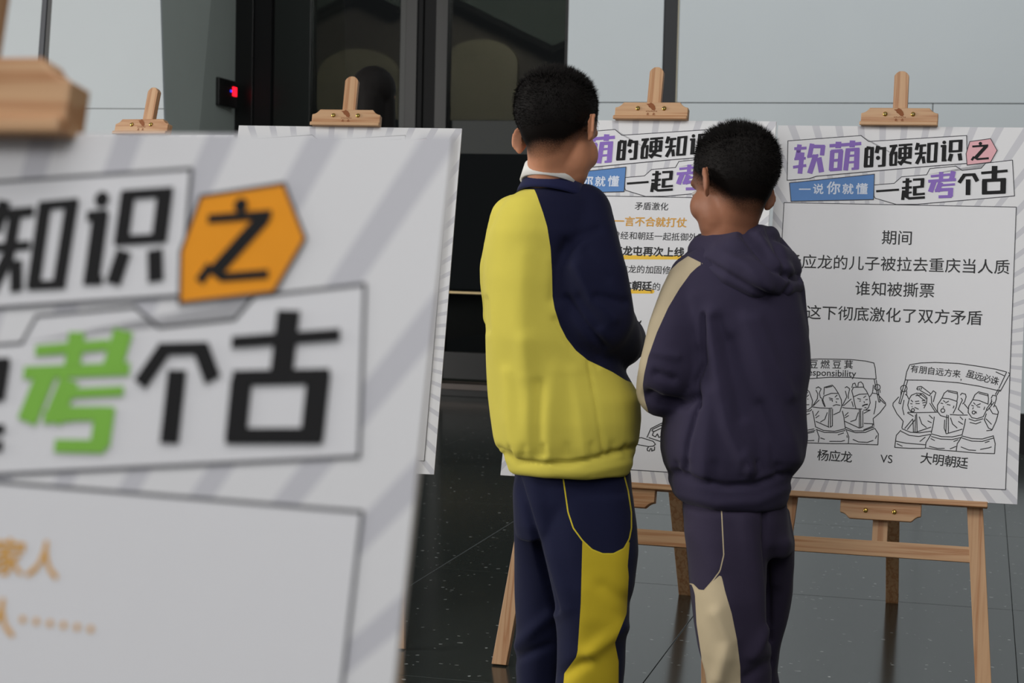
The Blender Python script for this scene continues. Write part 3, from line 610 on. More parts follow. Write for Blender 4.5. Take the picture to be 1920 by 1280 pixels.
def wobble(me, amp, scale, seed):
    co = coords(me); nr = normals(me); r = np.random.default_rng(seed); o = np.zeros(len(co))
    for i in range(10):
        k = r.normal(size=3)*scale*(1, 1, 0.45); o += np.sin(co@k+r.uniform(0, 6.28))
    setco(me, co+nr*(o*amp/10)[:, None])
def cloth(name, c0, c1=None, c2=None, pw=1.3, weave=900, rib=False):
    """two-colour fabric split at the seam attribute m1, with thin piping where |p1| is small"""
    k = NT(name); v = k.coord(); nz = k.noise(v, weave, 2); nl = k.noise(v, 9, 3)
    def shade(c): a = lin(c); return k.mix(nl, tuple(x*0.9 for x in a), tuple(min(1, x*1.08) for x in a))
    col = shade(c0)
    if c1:
        a = k.n('ShaderNodeAttribute', attribute_name='m1'); s = k.math('GREATER_THAN', a.outputs['Fac'], 0.0); col = k.mix(s, col, shade(c1))
    if c2:
        a = k.n('ShaderNodeAttribute', attribute_name='p1'); s = k.math('LESS_THAN', k.math('ABSOLUTE', a.outputs['Fac']), pw); col = k.mix(s, col, lin(c2))
    k.base(col); k.bump(k.math('ADD', nz, k.math('MULTIPLY', nl, 2.0)), 0.25, 0.0008)
    k.b.inputs['Sheen Weight'].default_value = 0.06; k.b.inputs['Sheen Roughness'].default_value = 0.4
    return k.set(0.88, spec=0.2)
def skin_mat(name, c, hair):
    k = NT(name); v = k.coord(); nz = k.noise(v, 60, 3)
    a = lin(c); skin = k.mix(nz, tuple(x*0.93 for x in a), tuple(x*1.06 for x in a))
    at_ = k.n('ShaderNodeAttribute', attribute_name='scalp'); fine = k.noise(v, 700, 2)
    f = k.math('MULTIPLY_ADD', fine, 0.5, k.math('SUBTRACT', at_.outputs['Fac'], 0.25)); 
    mr = k.n('ShaderNodeMapRange', interpolation_type='SMOOTHSTEP'); k.l(f, mr.inputs[0])
    k.base(k.mix(mr.outputs[0], skin, lin(hair))); k.l(k.math('MULTIPLY_ADD', mr.outputs[0], -0.33, 0.35), k.b.inputs['Specular IOR Level']); k.b.inputs['Subsurface Weight'].default_value = 0.12
    k.b.inputs['Subsurface Radius'].default_value = (0.012, 0.004, 0.002); k.b.inputs['Subsurface Scale'].default_value = 1.0
    return k.set(0.55, spec=0.35)

def head_basis(yaw, pitch, roll):
    """yaw: turn to the right of straight-away; pitch: nod down; roll: right ear up"""
    m = Matrix.Rotation(-yaw, 3, 'Z') @ Matrix.Rotation(-pitch, 3, 'X') @ Matrix.Rotation(-roll, 3, 'Y')
    return m.to_4x4()
def head_parts(bm, HMt):
    def b(c, r, rot=None): ball(bm, Vector(c), r, rot, 24)
    t = bmesh.new(); bm0 = bm; 
    def e(c, r, rot=None): ball(t, Vector(c), r, rot, 24)
    e((0, -0.006, 0.043), (0.074, 0.0945, 0.083)); e((0, -0.030, 0.015), (0.064, 0.060, 0.066))
    e((0, 0.032, -0.026), (0.057, 0.058, 0.068)); e((0, 0.040, -0.055), (0.046, 0.046, 0.044)); e((0, 0.052, -0.078), (0.032, 0.032, 0.026))
    e((0.036, 0.052, -0.022), (0.023, 0.032, 0.032)); e((-0.036, 0.052, -0.022), (0.023, 0.032, 0.032))
    e((0, 0.096, -0.024), (0.011, 0.013, 0.010)); e((0, 0.086, 0.0), (0.008, 0.012, 0.026)); e((0.010, 0.090, -0.027), (0.007, 0.008, 0.006)); e((-0.010, 0.090, -0.027), (0.007, 0.008, 0.006))
    e((0, 0.070, 0.030), (0.050, 0.020, 0.016)); e((0, 0.084, -0.053), (0.019, 0.010, 0.0045)); e((0, 0.082, -0.061), (0.016, 0.010, 0.005))
    for s in (-1, 1):
        R = Matrix.Rotation(s*0.60, 4, 'Z') @ Matrix.Rotation(-0.16, 4, 'X')
        def er(p): return Vector((s*0.081, -0.010, 0.002)) + R @ Vector((p[0]*s, p[1], p[2]))
        e(er((0, 0.004, 0.0)), (0.0065, 0.014, 0.024), R)
        ring = [(0.003, -0.014*math.cos(t_)-0.002+0.001, 0.027*math.sin(t_)*(1 if math.sin(t_) > 0 else 0.9)) for t_ in np.linspace(-1.6, 2.3, 10)]
        limb(t, [(er(p), 0.0048) for p in ring], 8)
        e(er((0.0, 0.004, -0.024)), (0.0055, 0.0075, 0.009), R)
    me = bpy.data.meshes.new('t'); t.to_mesh(me); t.free(); me.transform(HMt); bm.from_mesh(me); bpy.data.meshes.remove(me)
def hair_mesh(HMt, skinco, seed, col, crown=(-0.02, -0.03)):
    """short crew cut: a shell over the scalp plus thousands of short strands"""
    r = np.random.default_rng(seed); bm = bmesh.new()
    bmesh.ops.create_icosphere(bm, subdivisions=6, radius=1)
    dele = []
    def reg(p):      # >0 where hair grows, in head coordinates
        x, y, z = p
        side = abs(x)/0.074
        low = -0.012 + 0.010*side if y < -0.045 else None
        if y < -0.045: lim = -0.034+0.030*max(0, side-0.45)
        elif y < 0.02: lim = -0.034+0.030*max(0, side-0.45)+(y+0.045)*0.75
        else: lim = 0.015+(y-0.02)*1.05
        return z-lim
    for v in bm.verts:
        n = v.co.copy()
        p1 = Vector((n.x*0.074, n.y*0.091-0.004, n.z*0.082+0.045)); d = n
        p1 = Vector((n.x*0.074, n.y*0.0945-0.006, n.z*0.083+0.043))
        if n.y < -0.3 and n.z < 0: p1.z -= 0.006*(-n.z); p1.y -= 0.002
        g_ = reg(p1); t_ = min(1, max(0, g_/0.10)); th = -0.0035+0.013*t_**0.7
        v.co = p1+d*th
        if g_ < -0.022: dele.append(v)
    bmesh.ops.delete(bm, geom=dele, context='VERTS')
    bm.normal_update(); vs = [(v.co.copy(), v.normal.copy()) for v in bm.verts]
    N = 18000; idx = r.integers(0, len(vs), N); jit = r.normal(size=(N, 3))
    for i, k in enumerate(idx):
        p, n = vs[k]; g_ = reg(p); t_ = min(1, max(0.0, g_/0.09))
        if g_ < 0.012 and r.random() > (g_+0.022)/0.034: continue
        if g_ < 0.006: p = p+n*(0.0045 if g_ < 0 else 0.002)
        down = Vector((0, -0.25, -0.35)) if p.z < 0.09 else Vector((p.x*3, 0.45, 0.25))
        d = (n*(0.75 if p.z > 0.08 else 0.35)+down*0.8+Vector(jit[i])*0.28).normalized(); L_ = (0.002+0.0085*t_+(0.003 if p.z > 0.085 else 0))*(0.6+0.6*r.random())
        sd_ = n.cross(d); sd_ = sd_.normalized()*0.00055 if sd_.length > 1e-5 else Vector((0.0005, 0, 0))
        p0 = p-n*0.0015+Vector(jit[i])*0.001
        bm.faces.new([bm.verts.new(q) for q in (p0-sd_, p0+sd_, p0+d*L_)])
    bmesh.ops.transform(bm, matrix=HMt, verts=bm.verts)
    return bm
def hand(bm, W, fwd, nrm, side):
    """five curled fingers on a palm; fwd = direction of fingers, nrm = back of the hand, side = towards the thumb"""
    fwd, nrm, side = fwd.normalized(), nrm.normalized(), side.normalized()
    rot = Matrix((side, fwd, nrm)).transposed().to_4x4()
    ball(bm, W+fwd*0.032, (0.029, 0.036, 0.013), rot); limb(bm, [(W-fwd*0.03, 0.019), (W, 0.019), (W+fwd*0.02, 0.019)], 12)
    for i, (o_, L_) in enumerate(((0.021, 0.9), (0.007, 1.0), (-0.007, 0.95), (-0.020, 0.75))):
        p = W+fwd*0.058+side*o_; q = p+fwd*0.021*L_-nrm*0.010*L_; s_ = q+fwd*0.006*L_-nrm*0.018*L_; u_ = s_-fwd*0.008*L_-nrm*0.010*L_
        limb(bm, [(p, 0.0078), (q, 0.0072), (s_, 0.0066), (u_, 0.006)], 10)
    p = W+fwd*0.018+side*0.026; q = p+side*0.014+fwd*0.014-nrm*0.006; s_ = q+fwd*0.017-side*0.003-nrm*0.010
    limb(bm, [(p, 0.010), (q, 0.0085), (s_, 0.0072)], 10)
def shoe(fp, ang, mats, parent):
    R = Matrix.Translation(fp) @ Matrix.Rotation(ang, 4, 'Z')
    bm = bmesh.new(); pts = [(-0.037, -0.08), (-0.030, -0.10), (0, -0.108), (0.030, -0.10), (0.037, -0.08), (0.034, 0.0), (0.042, 0.07), (0.036, 0.11), (0.012, 0.132), (-0.016, 0.13), (-0.036, 0.105), (-0.040, 0.07), (-0.033, 0.0)]
    a = [bm.verts.new((x, y, 0.001)) for x, y in pts]; b = [bm.verts.new((x*1.03, y*1.02, 0.022)) for x, y in pts]
    fc = [bm.faces.new(a[::-1]), bm.faces.new(b)]+[bm.faces.new((a[i], a[(i+1) % 13], b[(i+1) % 13], b[i])) for i in range(13)]
    bmesh.ops.recalc_face_normals(bm, faces=fc); bmesh.ops.transform(bm, matrix=R, verts=bm.verts)
    sh = bmesh.new(); ball(sh, Vector((0, -0.055, 0.05)), (0.036, 0.05, 0.045)); ball(sh, Vector((0, 0.02, 0.042)), (0.037, 0.075, 0.034)); ball(sh, Vector((0.0, 0.075, 0.032)), (0.039, 0.052, 0.026)); limb(sh, [(Vector((0, -0.05, 0.05)), 0.033), (Vector((0, -0.05, 0.085)), 0.033)])
    up = fuse(sh, 0.005, 4); up.transform(R)
    o = link('shoe', up, mats[0], parent); obj('sole', bm, mats[1], o); return o

def person(spec):
    HMt = Matrix.Translation(spec['head']) @ head_basis(*spec['turn']) @ Matrix.Diagonal((spec['hs'],)*3+(1,))
    # --- body: head, neck, torso, arms with hands, legs and feet in one skin
    bm = bmesh.new(); head_parts(bm, HMt)
    nb = spec['neck']; hc = HMt @ Vector((0, -0.022, -0.015)); limb(bm, [(hc, 0.050), ((hc+nb)/2, 0.047), (nb, 0.053)], 24)
    join(bm, hull_rings(spec['torso_in']))
    for arm in spec['arms']:
        limb(bm, [(p, r*0.45) for p, r in arm[:-1]]+[(arm[-1][0], 0.021)], 14)
    for hd in spec['hands']: hand(bm, *hd)
    for lg in spec['legs']: limb(bm, [(p, r*(0.72 if i < len(lg)-2 else 0.95)) for i, (p, r) in enumerate(lg)], 16)
    me = fuse(bm, 0.0042, 4); co = coords(me)
    inv = np.array(HMt.inverted()); hc_ = co@inv[:3, :3].T+inv[:3, 3]
    x, y, z = hc_.T; side = np.abs(x)/0.074
    lim = -0.060+0.034*np.maximum(0, side-0.45)+np.where(y < -0.045, 0, np.where(y < 0.02, (y+0.045)*0.75, 0.049+(y-0.02)*0.9))
    sc = np.clip((z-lim+0.018)/0.045, -1, 1.2); ear = (side > 1.04) & (z < 0.04); sc[ear | (z < -0.08)] = -1; attr(me, 'scalp', sc)
    root = link('person', me, spec['skin'], None, label=spec['label'], category='person')
    for s in (-1, 1):
        bm = bmesh.new(); ball(bm, Vector((s*0.029, 0.077, 0.010)), (0.0105, 0.0095, 0.0062)); me_ = bpy.data.meshes.new('eye'); bmesh.ops.transform(bm, matrix=HMt, verts=bm.verts)
        eo = obj('eye', bm, plain('eye_white', (225, 220, 215), 0.3), root, smooth=True)
        bm = bmesh.new(); ball(bm, Vector((s*0.029, 0.0838, 0.0095)), (0.0055, 0.0035, 0.0055)); bmesh.ops.transform(bm, matrix=HMt, verts=bm.verts); obj('iris', bm, plain('iris_brown', (36, 22, 16), 0.2), eo, smooth=True)
        bm = bmesh.new(); limb(bm, [(Vector((s*0.016, 0.087, 0.026)), 0.0016), (Vector((s*0.030, 0.085, 0.030)), 0.0022), (Vector((s*0.044, 0.074, 0.026)), 0.0012)], 8); bmesh.ops.transform(bm, matrix=HMt, verts=bm.verts); obj('eyebrow', bm, M['hair'], root)
    o = obj('hair', hair_mesh(HMt, None, spec['seed'], None), M['hair'], root)
    # --- top
    bm = hull_rings(spec['torso'])
    for arm in spec['arms']:
        limb(bm, arm, 24)
        a, b = arm[-2][0], arm[-1][0]; d = (b-a).normalized()
        limb(bm, [(b-d*0.01, arm[-1][1]*0.92), (b+d*0.028, arm[-1][1]*0.86)], 20)
    for chain in spec.get('extra', []): limb(bm, chain, 20)
    me = fuse(bm, 0.0055, 7); wobble(me, 0.006, 36, spec['seed']); folds(me, spec['folds'])
    P = pix(coords(me)); attr(me, 'm1', sdf(P, spec['seam'])); pass
    top = link(spec['topname'], me, spec['topmat'], root)
    if 'hood' in spec:
        bm = bmesh.new()
        for chain in spec['hood']: limb(bm, chain, 22)
        for c, r, rz, ry in spec['hoodballs']: ball(bm, c, r, Matrix.Rotation(rz, 4, 'Z') @ Matrix.Rotation(ry, 4, 'Y'), 28)
        me = fuse(bm, 0.005, 9); wobble(me, 0.003, 50, 5); folds(me, spec['hoodfolds']); link('hood', me, spec['hoodmat'], top)
    # --- trousers
    bm = hull_rings(spec['hips'])
    for lg in spec['trouser_legs']: join(bm, hull_rings(lg))
    me = fuse(bm, 0.0055, 6); wobble(me, 0.004, 34, spec['seed']+3); folds(me, spec['tfolds'])
    P = pix(coords(me)); cy = coords(me)[:, 1]; ok = cy < spec['panelY']
    s1 = sdf(P, spec['panel']); s1[~ok] = -50; attr(me, 'm1', s1)
    pd = sdf(P, spec['piping']); pd[~ok] = -50; attr(me, 'p1', pd)
    link('trousers', me, spec['tmat'], root)
    for fp, an in spec['feet']: shoe(fp, an, (spec['shoe'], plain('pale_rubber', (205, 205, 200), 0.6)), root)
    return root, HMt
M['hair'] = plain('black_hair', (19, 16, 15), 0.7, spec=0.15)
def V3(px, py, Y): return at(px, py, Y)

# taller boy, yellow and navy
rows = [(990,1080,352,3.57,.050),(972,1095,360,3.575,.062),(950,1110,372,3.58,.080),(931,1122,400,3.585,.097),(916,1132,435,3.59,.112),(908,1140,470,3.60,.122),(904,1144,520,3.60,.130),(905,1146,580,3.60,.134),(909,1150,630,3.60,.138),(912,1172,690,3.61,.145),(915,1198,740,3.61,.152),(919,1200,780,3.61,.156),(924,1197,820,3.61,.155),(931,1192,842,3.61,.150),(942,1186,854,3.60,.140),(950,1186,866,3.60,.138),(957,1182,880,3.60,.135)]
tin = [(a+16, b-16, y, Y, d*0.8) for a, b, y, Y, d in rows[1:]]+[(975,1165,900,3.6,.10)]
arm_r = [(V3(1092,402,3.58),.062),(V3(1098,450,3.555),.068),(V3(1107,520,3.525),.074),(V3(1117,595,3.52),.076),(V3(1150,640,3.60),.058),(V3(1172,640,3.72),.047),(V3(1168,625,3.80),.040)]
arm_l = [(V3(965,410,3.60),.050),(V3(942,500,3.64),.046),(V3(945,590,3.70),.045),(V3(1010,640,3.80),.042),(V3(1085,630,3.86),.038)]
b1 = dict(
 label='taller boy in a yellow and navy school tracksuit, seen from behind, head turned right', seed=11, hs=0.985,
 head=V3(1046,255,3.56), turn=(math.radians(35), math.radians(20), math.radians(9)), neck=V3(1034,338,3.575),
 torso=rows, torso_in=tin, arms=[arm_r, arm_l],
 hands=[(V3(1150,618,3.845), Vector((-0.6,0.5,0.1)), Vector((0.2,0.3,1)), Vector((0.4,0.8,0.2))), (V3(1115,626,3.89), Vector((0.7,0.3,0)), Vector((-0.1,0.2,1)), Vector((-0.2,0.9,0)))],
 legs=[[(V3(1100,905,3.6),.058),(V3(1108,1080,3.55),.042),(V3(1108,1230,3.57),.036),(Vector((0.158,3.585,0.085)),.030),(Vector((0.16,3.64,0.035)),.028)], [(V3(1035,905,3.63),.056),(V3(1025,1080,3.69),.040),(V3(1015,1200,3.73),.034),(V3(1016,1262,3.755),.030),(Vector((0.08,3.77,0.085)),.028),(Vector((0.085,3.81,0.035)),.028)]],
 skin=skin_mat('warm_skin', (198,138,106), (20,17,16)), topname='sweatshirt',
 topmat=cloth('yellow_navy_jersey', (212,198,84), (20,22,48)),
 seam=[(940,200),(963,354),(1002,355),(1006,364),(1018,398),(1026,425),(1032.5,466),(1035,511),(1036,556),(1040,579),(1050,610),(1062,634),(1080,657),(1102,675),(1125,686),(1148,697),(1172,712),(1240,740),(1300,500),(1200,200)],
 folds=[([(1040,560),(1045,500),(1062,455)],12,-.010),([(1010,720),(1009,780),(1010,850)],11,-.006),([(1040,700),(1030,790),(1026,850)],22,.007),([(985,640),(990,760),(985,840)],18,.006),([(952,700),(955,790),(965,845)],14,.006),([(935,842),(960,853)],6,-.007),
   ([(940,853),(970,865),(1015,869),(1070,868),(1130,856),(1190,838)],5,-.008),([(955,880),(1020,888),(1100,885),(1180,868)],9,.004),([(1075,700),(1090,790),(1100,850)],16,.006),([(985,480),(975,620),(985,700)],22,.005),([(910,560),(914,620)],5,-.006),
   ([(1104,680),(1120,770),(1132,850)],4,-.004),([(1085,560),(1120,610)],10,-.006),([(1100,470),(1140,520)],10,-.004),([(1062,560),(1092,604),(1132,652)],8,-.009),([(1080,500),(1112,560),(1150,596)],12,.008),([(1118,556),(1172,566)],8,-.007),([(1060,470),(1090,440),(1120,430)],10,-.006),([(1042,600),(1075,650),(1120,684)],7,-.006)]+[([(x,832+(x%7)),(x+(x%5)-2,850)],w_,a_) for x,w_,a_ in ((958,5,-.005),(985,7,-.003),(1019,6,-.005),(1062,8,-.003),(1108,6,-.004),(1150,8,-.003),(1174,5,-.004))],
 hips=[(985,1165,845,3.6,.10),(962,1183,880,3.6,.115),(960,1187,930,3.6,.118),(962,1192,980,3.6,.112),(966,1196,1010,3.6,.095)],
 trouser_legs=[[(1000,1187,920,3.58,.100),(1005,1195,980,3.57,.102),(1012,1198,1030,3.56,.100),(1026,1191,1090,3.55,.095),(1040,1180,1145,3.55,.090),(1044,1174,1190,3.56,.086),(1042,1173,1240,3.57,.084),(1040,1168,1290,3.58,.082),(1040,1165,1340,3.58,.08),(1042,1163,1372,3.58,.078)],
               [(961,1130,920,3.63,.095),(962,1120,980,3.66,.092),(963,1100,1050,3.69,.088),(965,1080,1130,3.71,.084),(967,1068,1200,3.73,.082),(966,1062,1255,3.75,.080),(968,1060,1300,3.76,.076)]],
 tfolds=[([(968,893),(1008,1017),(1044,1142)],7,-.012),([(990,880),(1025,1010),(1060,1140)],16,.006),([(1105,1225),(1165,1175)],14,.010),([(1060,1262),(1100,1240)],12,-.008),([(970,1210),(1000,1180),(1035,1150)],12,.008),([(965,1235),(1030,1210)],9,-.006),([(1130,1100),(1185,1130)],14,-.005)],
 panel=[(1092,1012),(1110,1029),(1130,1038),(1150,1038),(1170,1028),(1181,1012),(1177,1060),(1179,1080),(1175,1150),(1153,1205),(1160,1240),(1158,1500),(1040,1500),(1058,1262),(1080,1232),(1083,1220),(1089,1130)], panelY=3.62,
 piping=[(1055,890),(1065,960),(1075,990),(1092,1013),(1110,1030),(1130,1038),(1150,1038),(1170,1028),(1180,1010),(1184,990),(1184,960),(1178,920),(1165,870),(1165,840),(1053,840)],
 tmat=cloth('navy_track_cloth', (24,27,54), (200,176,44), (210,190,52), 1.3), shoe=plain('grey_shoe_mesh', (90,92,98), 0.8),
 feet=[(Vector((0.16,3.625,0)), -0.25), (Vector((0.085,3.80,0)), -0.05)])
boy1, H1 = person(b1)
bm = bmesh.new()     # white polo collar and knitted rib around the neck
def neckring(bm, c, a, b_, tilt, roll, prof, n=48):
    R = Matrix.Translation(c) @ Matrix.Rotation(roll, 4, 'Y') @ Matrix.Rotation(tilt, 4, 'X'); rows_ = []
    for (k, z) in prof: rows_.append([bm.verts.new(R @ Vector(((a+k)*math.cos(i*2*math.pi/n), (b_+k)*math.sin(i*2*math.pi/n), z))) for i in range(n)])
    m_ = len(rows_)
    for j in range(m_):
        p, q_ = rows_[j], rows_[(j+1) % m_]
        for i in range(n): bm.faces.new((p[i], p[(i+1) % n], q_[(i+1) % n], q_[i]))
    bmesh.ops.recalc_face_normals(bm, faces=bm.faces)
neckring(bm, V3(1034,333,3.58), .053, .056, -0.26, 0.16, [(0,-.014),(-.001,.019),(.001,.0205),(.004,.019),(.008,-.014)])
obj('shirt_collar', bm, plain('white_cotton', (232,230,226), 0.8), boy1, smooth=True, label='white shirt collar')
bm = bmesh.new(); neckring(bm, V3(1038,354,3.585), .056, .058, -0.26, 0.16, [(0,-.016),(0,.010),(.002,.0125),(.006,.011),(.014,-.012),(.015,-.02)])
obj('neck_rib', bm, cloth('navy_rib', (30,33,66)), boy1, smooth=True, label='navy knitted neck band')

# shorter boy, dark violet hooded top
rows = [(1320,1425,440,3.50,.04),(1300,1455,462,3.50,.065),(1280,1475,485,3.50,.085),(1268,1490,510,3.50,.10),(1262,1500,545,3.50,.112),(1262,1507,590,3.50,.122),(1262,1513,640,3.50,.128),(1258,1515,690,3.50,.132),(1256,1508,740,3.50,.136),(1246,1509,780,3.50,.140),(1239,1512,815,3.50,.142),(1238,1507,845,3.50,.142),(1244,1494,872,3.50,.138),(1254,1482,892,3.50,.130),(1252,1481,905,3.50,.130),(1262,1480,925,3.50,.128),(1276,1473,940,3.50,.122)]
tin = [(a+20, b-20, y, Y, d*0.8) for a, b, y, Y, d in rows[1:]]
arm_l = [(V3(1300,520,3.50),.046),(V3(1283,560,3.475),.050),(V3(1266,620,3.45),.054),(V3(1253,690,3.44),.058),(V3(1246,728,3.47),.055),(V3(1262,725,3.58),.047),(V3(1290,715,3.70),.038)]
arm_r = [(V3(1462,545,3.50),.046),(V3(1468,620,3.50),.048),(V3(1462,700,3.53),.048),(V3(1440,720,3.62),.042),(V3(1405,712,3.72),.037)]
b2 = dict(
 label='shorter boy in dark violet hooded tracksuit with beige stripe, seen from behind', seed=23, hs=0.955,
 head=V3(1375,358,3.48), turn=(math.radians(-37), math.radians(16), math.radians(-9)), neck=V3(1366,445,3.50),
 torso=rows, torso_in=tin, arms=[arm_l, arm_r],
 hands=[(V3(1302,710,3.745), Vector((0.8,0.4,0.0)), Vector((0,0.2,1)), Vector((-0.2,0.9,0))), (V3(1392,708,3.76), Vector((-0.8,0.4,0)), Vector((0,0.2,1)), Vector((0.2,0.9,0)))],
 legs=[[(V3(1355,945,3.49),.056),(V3(1366,1080,3.45),.040),(V3(1376,1220,3.45),.034),(Vector((0.46,3.46,0.085)),.031),(Vector((0.455,3.51,0.035)),.027)], [(V3(1420,945,3.54),.055),(V3(1445,1080,3.59),.036),(V3(1430,1200,3.64),.032),(Vector((0.525,3.66,0.085)),.031),(Vector((0.53,3.71,0.035)),.027)]],
 skin=skin_mat('tan_skin', (160,108,82), (20,17,16)), topname='hooded_top',
 topmat=cloth('violet_beige_jersey', (50,45,66), (178,164,138)),
 seam=[(1290,480),(1318,494),(1308,500),(1295,512),(1274,541),(1253,576),(1231.6,623),(1215,670),(1208,700),(1205,722),(1209,750),(1217,777),(1226,791),(1205,795),(1150,740),(1187,650),(1200,605),(1225,565),(1255,508),(1272,492)],
 folds=[([(1321,590),(1322,680),(1306,715),(1311,760)],4.5,-.010),([(1335,590),(1345,700),(1365,800),(1400,880)],14,.011),([(1372,640),(1400,740),(1425,820),(1428,880)],15,-.008),([(1400,600),(1440,720),(1470,800),(1490,860)],16,.008),([(1310,760),(1290,830),(1283,880)],5,-.007),([(1330,740),(1325,820),(1320,890)],16,.006),
   ([(1262,885),(1300,898),(1360,912),(1420,908),(1480,888)],6,-.008),([(1262,925),(1340,945),(1420,940),(1478,915)],9,.004),([(1215,740),(1240,752),(1285,758),(1305,745)],9,-.014),([(1300,560),(1310,640)],14,.005),([(1425,760),(1450,830),(1455,880)],10,-.007),([(1400,850),(1415,885)],8,.008),([(1345,600),(1372,700),(1392,780)],11,-.008),([(1420,600),(1450,680),(1480,740)],13,.008),([(1230,700),(1262,712)],8,-.008),([(1225,660),(1268,668)],9,.006)]+[([(x,868+(x%7)),(x+(x%5)-2,890)],w_,a_) for x,w_,a_ in ((1268,5,-.005),(1290,7,-.004),(1340,9,-.003),(1395,7,-.004),(1421,5,-.005),(1462,6,-.004))],
 hood=[[(V3(1318,462,3.54),.026),(V3(1345,462,3.47),.028),(V3(1385,460,3.45),.030),(V3(1420,450,3.47),.030),(V3(1438,446,3.52),.027),(V3(1430,450,3.57),.025)],
       [(V3(1306,480,3.52),.018),(V3(1335,492,3.44),.024),(V3(1375,508,3.41),.034),(V3(1420,520,3.40),.040),(V3(1458,530,3.43),.036),(V3(1482,532,3.48),.026),(V3(1478,500,3.52),.026),(V3(1452,462,3.54),.024)],
       [(V3(1318,470,3.49),.030),(V3(1380,482,3.44),.045),(V3(1440,492,3.46),.045),(V3(1462,500,3.50),.040)]],
 hoodballs=[(V3(1415,510,3.44),(.085,.055,.052),0.0,0.25)],
 hoodfolds=[([(1395,436),(1420,470),(1455,505),(1500,520)],7,-.012),([(1440,425),(1462,480),(1478,520)],6,-.008),([(1322,488),(1360,512),(1410,540),(1455,560)],6,-.008),([(1345,470),(1400,500),(1440,540)],12,.007),([(1420,440),(1445,480),(1470,505)],8,.008),([(1500,515),(1480,540),(1470,555)],6,-.007)],
 hoodmat=cloth('violet_hood_jersey', (54,49,70)),
 hips=[(1290,1465,890,3.50,.10),(1280,1474,930,3.50,.115),(1280,1478,965,3.50,.115),(1284,1484,1005,3.50,.105),(1290,1487,1030,3.51,.09)],
 trouser_legs=[[(1280,1440,950,3.47,.095),(1282,1440,1000,3.46,.098),(1290,1441,1060,3.45,.095),(1294,1441,1110,3.44,.090),(1300,1442,1165,3.44,.086),(1309,1443,1215,3.44,.083),(1321,1444,1265,3.45,.080),(1328,1446,1320,3.45,.078),(1332,1446,1395,3.46,.076)],
               [(1380,1478,950,3.54,.090),(1400,1486,1000,3.56,.088),(1408,1487,1050,3.58,.084),(1410,1484,1100,3.60,.080),(1408,1474,1160,3.62,.076),(1402,1462,1210,3.64,.074),(1400,1456,1250,3.65,.072),(1402,1466,1300,3.66,.072),(1402,1468,1335,3.66,.07)]],
 tfolds=[([(1434,950),(1434,1010),(1440,1100),(1442,1200)],5,-.010),([(1400,980),(1420,1100),(1425,1220)],16,.006),([(1345,1150),(1370,1200),(1350,1270)],15,.009),([(1410,1230),(1435,1180)],10,.007),([(1300,1000),(1345,1060)],20,.004),([(1455,1090),(1475,1020)],12,.006),([(1400,1270),(1440,1240)],9,-.006)],
 panel=[(1290,1085),(1300,1096),(1310,1106),(1320,1108),(1335,1091),(1352,1076),(1360,1110),(1372,1150),(1382,1200),(1388,1250),(1392,1500),(1325,1500),(1315,1230),(1306,1170),(1303,1115),(1299,1100)], panelY=3.56,
 piping=[(1352,940),(1355,1000),(1357,1040),(1350,1070),(1335,1090),(1320,1107),(1310,1106),(1299,1095),(1200,1080),(1200,890),(1351,890)],
 tmat=cloth('violet_track_cloth', (50,44,63), (192,176,146), (186,170,140), 1.1), shoe=plain('white_shoe_leather', (190,190,192), 0.6),
 feet=[(Vector((0.455,3.50,0)), 0.15), (Vector((0.53,3.70,0)), 0.05)])
boy2, H2 = person(b2)

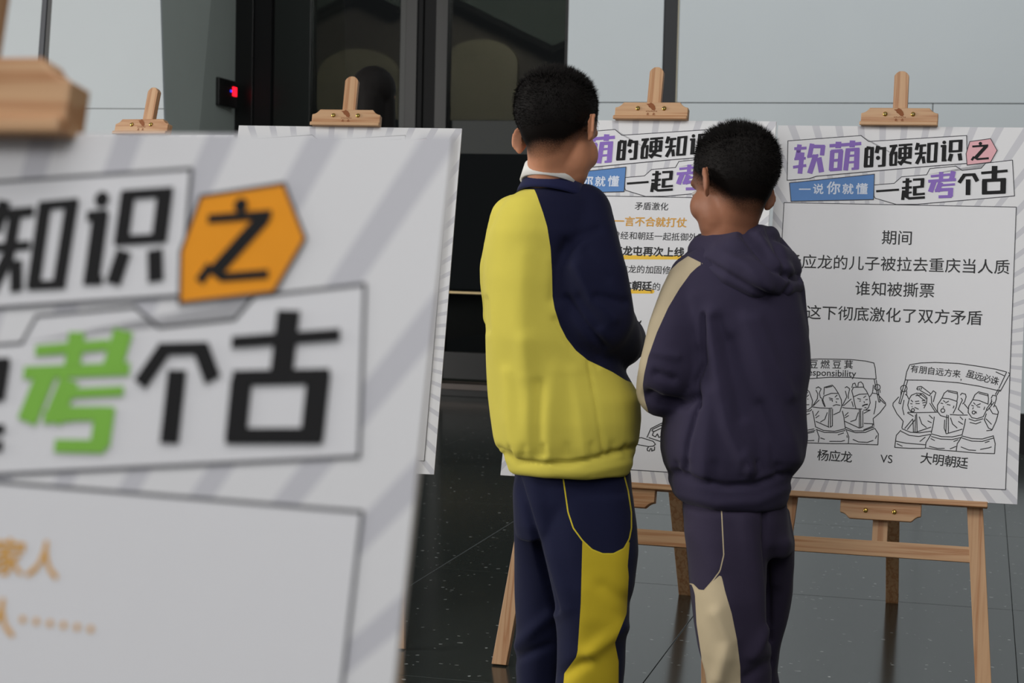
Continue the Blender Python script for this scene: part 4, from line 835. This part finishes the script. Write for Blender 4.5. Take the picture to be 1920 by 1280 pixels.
# visitor farther back, only the dark hair shows above the second poster
def visitor():
    hc = V3(700, 187, 7.6); Mh = Matrix.Translation(hc) @ head_basis(0.1, 0.05, 0.0); fl = Vector((hc.x, hc.y, 0))
    bm = bmesh.new(); head_parts(bm, Mh); limb(bm, [(hc+Vector((0,0,-0.04)), .05), (hc+Vector((0,0,-0.16)), .055)], 20)
    zt = hc.z-0.2; P = lambda x, y, z: fl+Vector((x, y, z))
    limb(bm, [(P(0,0,zt), .10), (P(0,0,zt-.25), .12), (P(0,0,zt-.5), .12)], 20)
    for s_ in (-1, 1):
        limb(bm, [(P(s_*.14,0,zt-.02), .045), (P(s_*.19,0,zt-.28), .038), (P(s_*.17,.08,zt-.5), .028)], 14)
        hand(bm, P(s_*.168,.10,zt-.54), Vector((0, .3, -1)), Vector((s_, 0, 0)), Vector((0, 1, .2)))
        limb(bm, [(P(s_*.08,0,zt-.5), .08), (P(s_*.085,0,zt-.95), .055), (P(s_*.085,-.01,.09), .035), (P(s_*.09,.05,.035), .03)], 16)
    me = fuse(bm, .006, 3); attr(me, 'scalp', np.full(len(me.vertices), -1.0))
    root = link('person', me, b1['skin'], None, label='person with black hair standing far back, showing just above the second easel from left', category='person')
    bm = bmesh.new()
    def e(c, r): ball(bm, Mh @ Vector(c), r)
    e((0, -.012, .040), (.097, .092, .100)); limb(bm, [(Mh @ Vector((-.055, -.02, 0)), .04), (Mh @ Vector((-.07, -.03, -.20)), .035)]); limb(bm, [(Mh @ Vector((.055, -.02, 0)), .04), (Mh @ Vector((.07, -.03, -.20)), .035)]); limb(bm, [(Mh @ Vector((0, -.05, 0)), .06), (Mh @ Vector((0, -.06, -.24)), .05)])
    me = fuse(bm, .006, 5); link('hair', me, M['hair'], root)
    bm = bmesh.new(); limb(bm, [(P(0,0,zt+.0), .11), (P(0,0,zt-.25), .14), (P(0,0,zt-.55), .155), (P(0,0,zt-.75), .165)], 24)
    for s_ in (-1, 1): limb(bm, [(P(s_*.13,0,zt-.03), .065), (P(s_*.19,0,zt-.28), .055), (P(s_*.17,.07,zt-.49), .045)], 16)
    link('coat', fuse(bm, .008, 5), cloth('black_coat_wool', (26,26,28)), root)
    bm = bmesh.new()
    for s_ in (-1, 1): limb(bm, [(P(s_*.08,0,zt-.6), .09), (P(s_*.085,0,zt-.95), .068), (P(s_*.085,-.01,.10), .055)], 16)
    link('trousers', fuse(bm, .008, 4), cloth('grey_trouser_cloth', (40,42,46)), root)
    for s_ in (-1, 1): shoe(P(s_*.09, .04, 0), 0, (b1['shoe'], M['black']), root)
visitor()
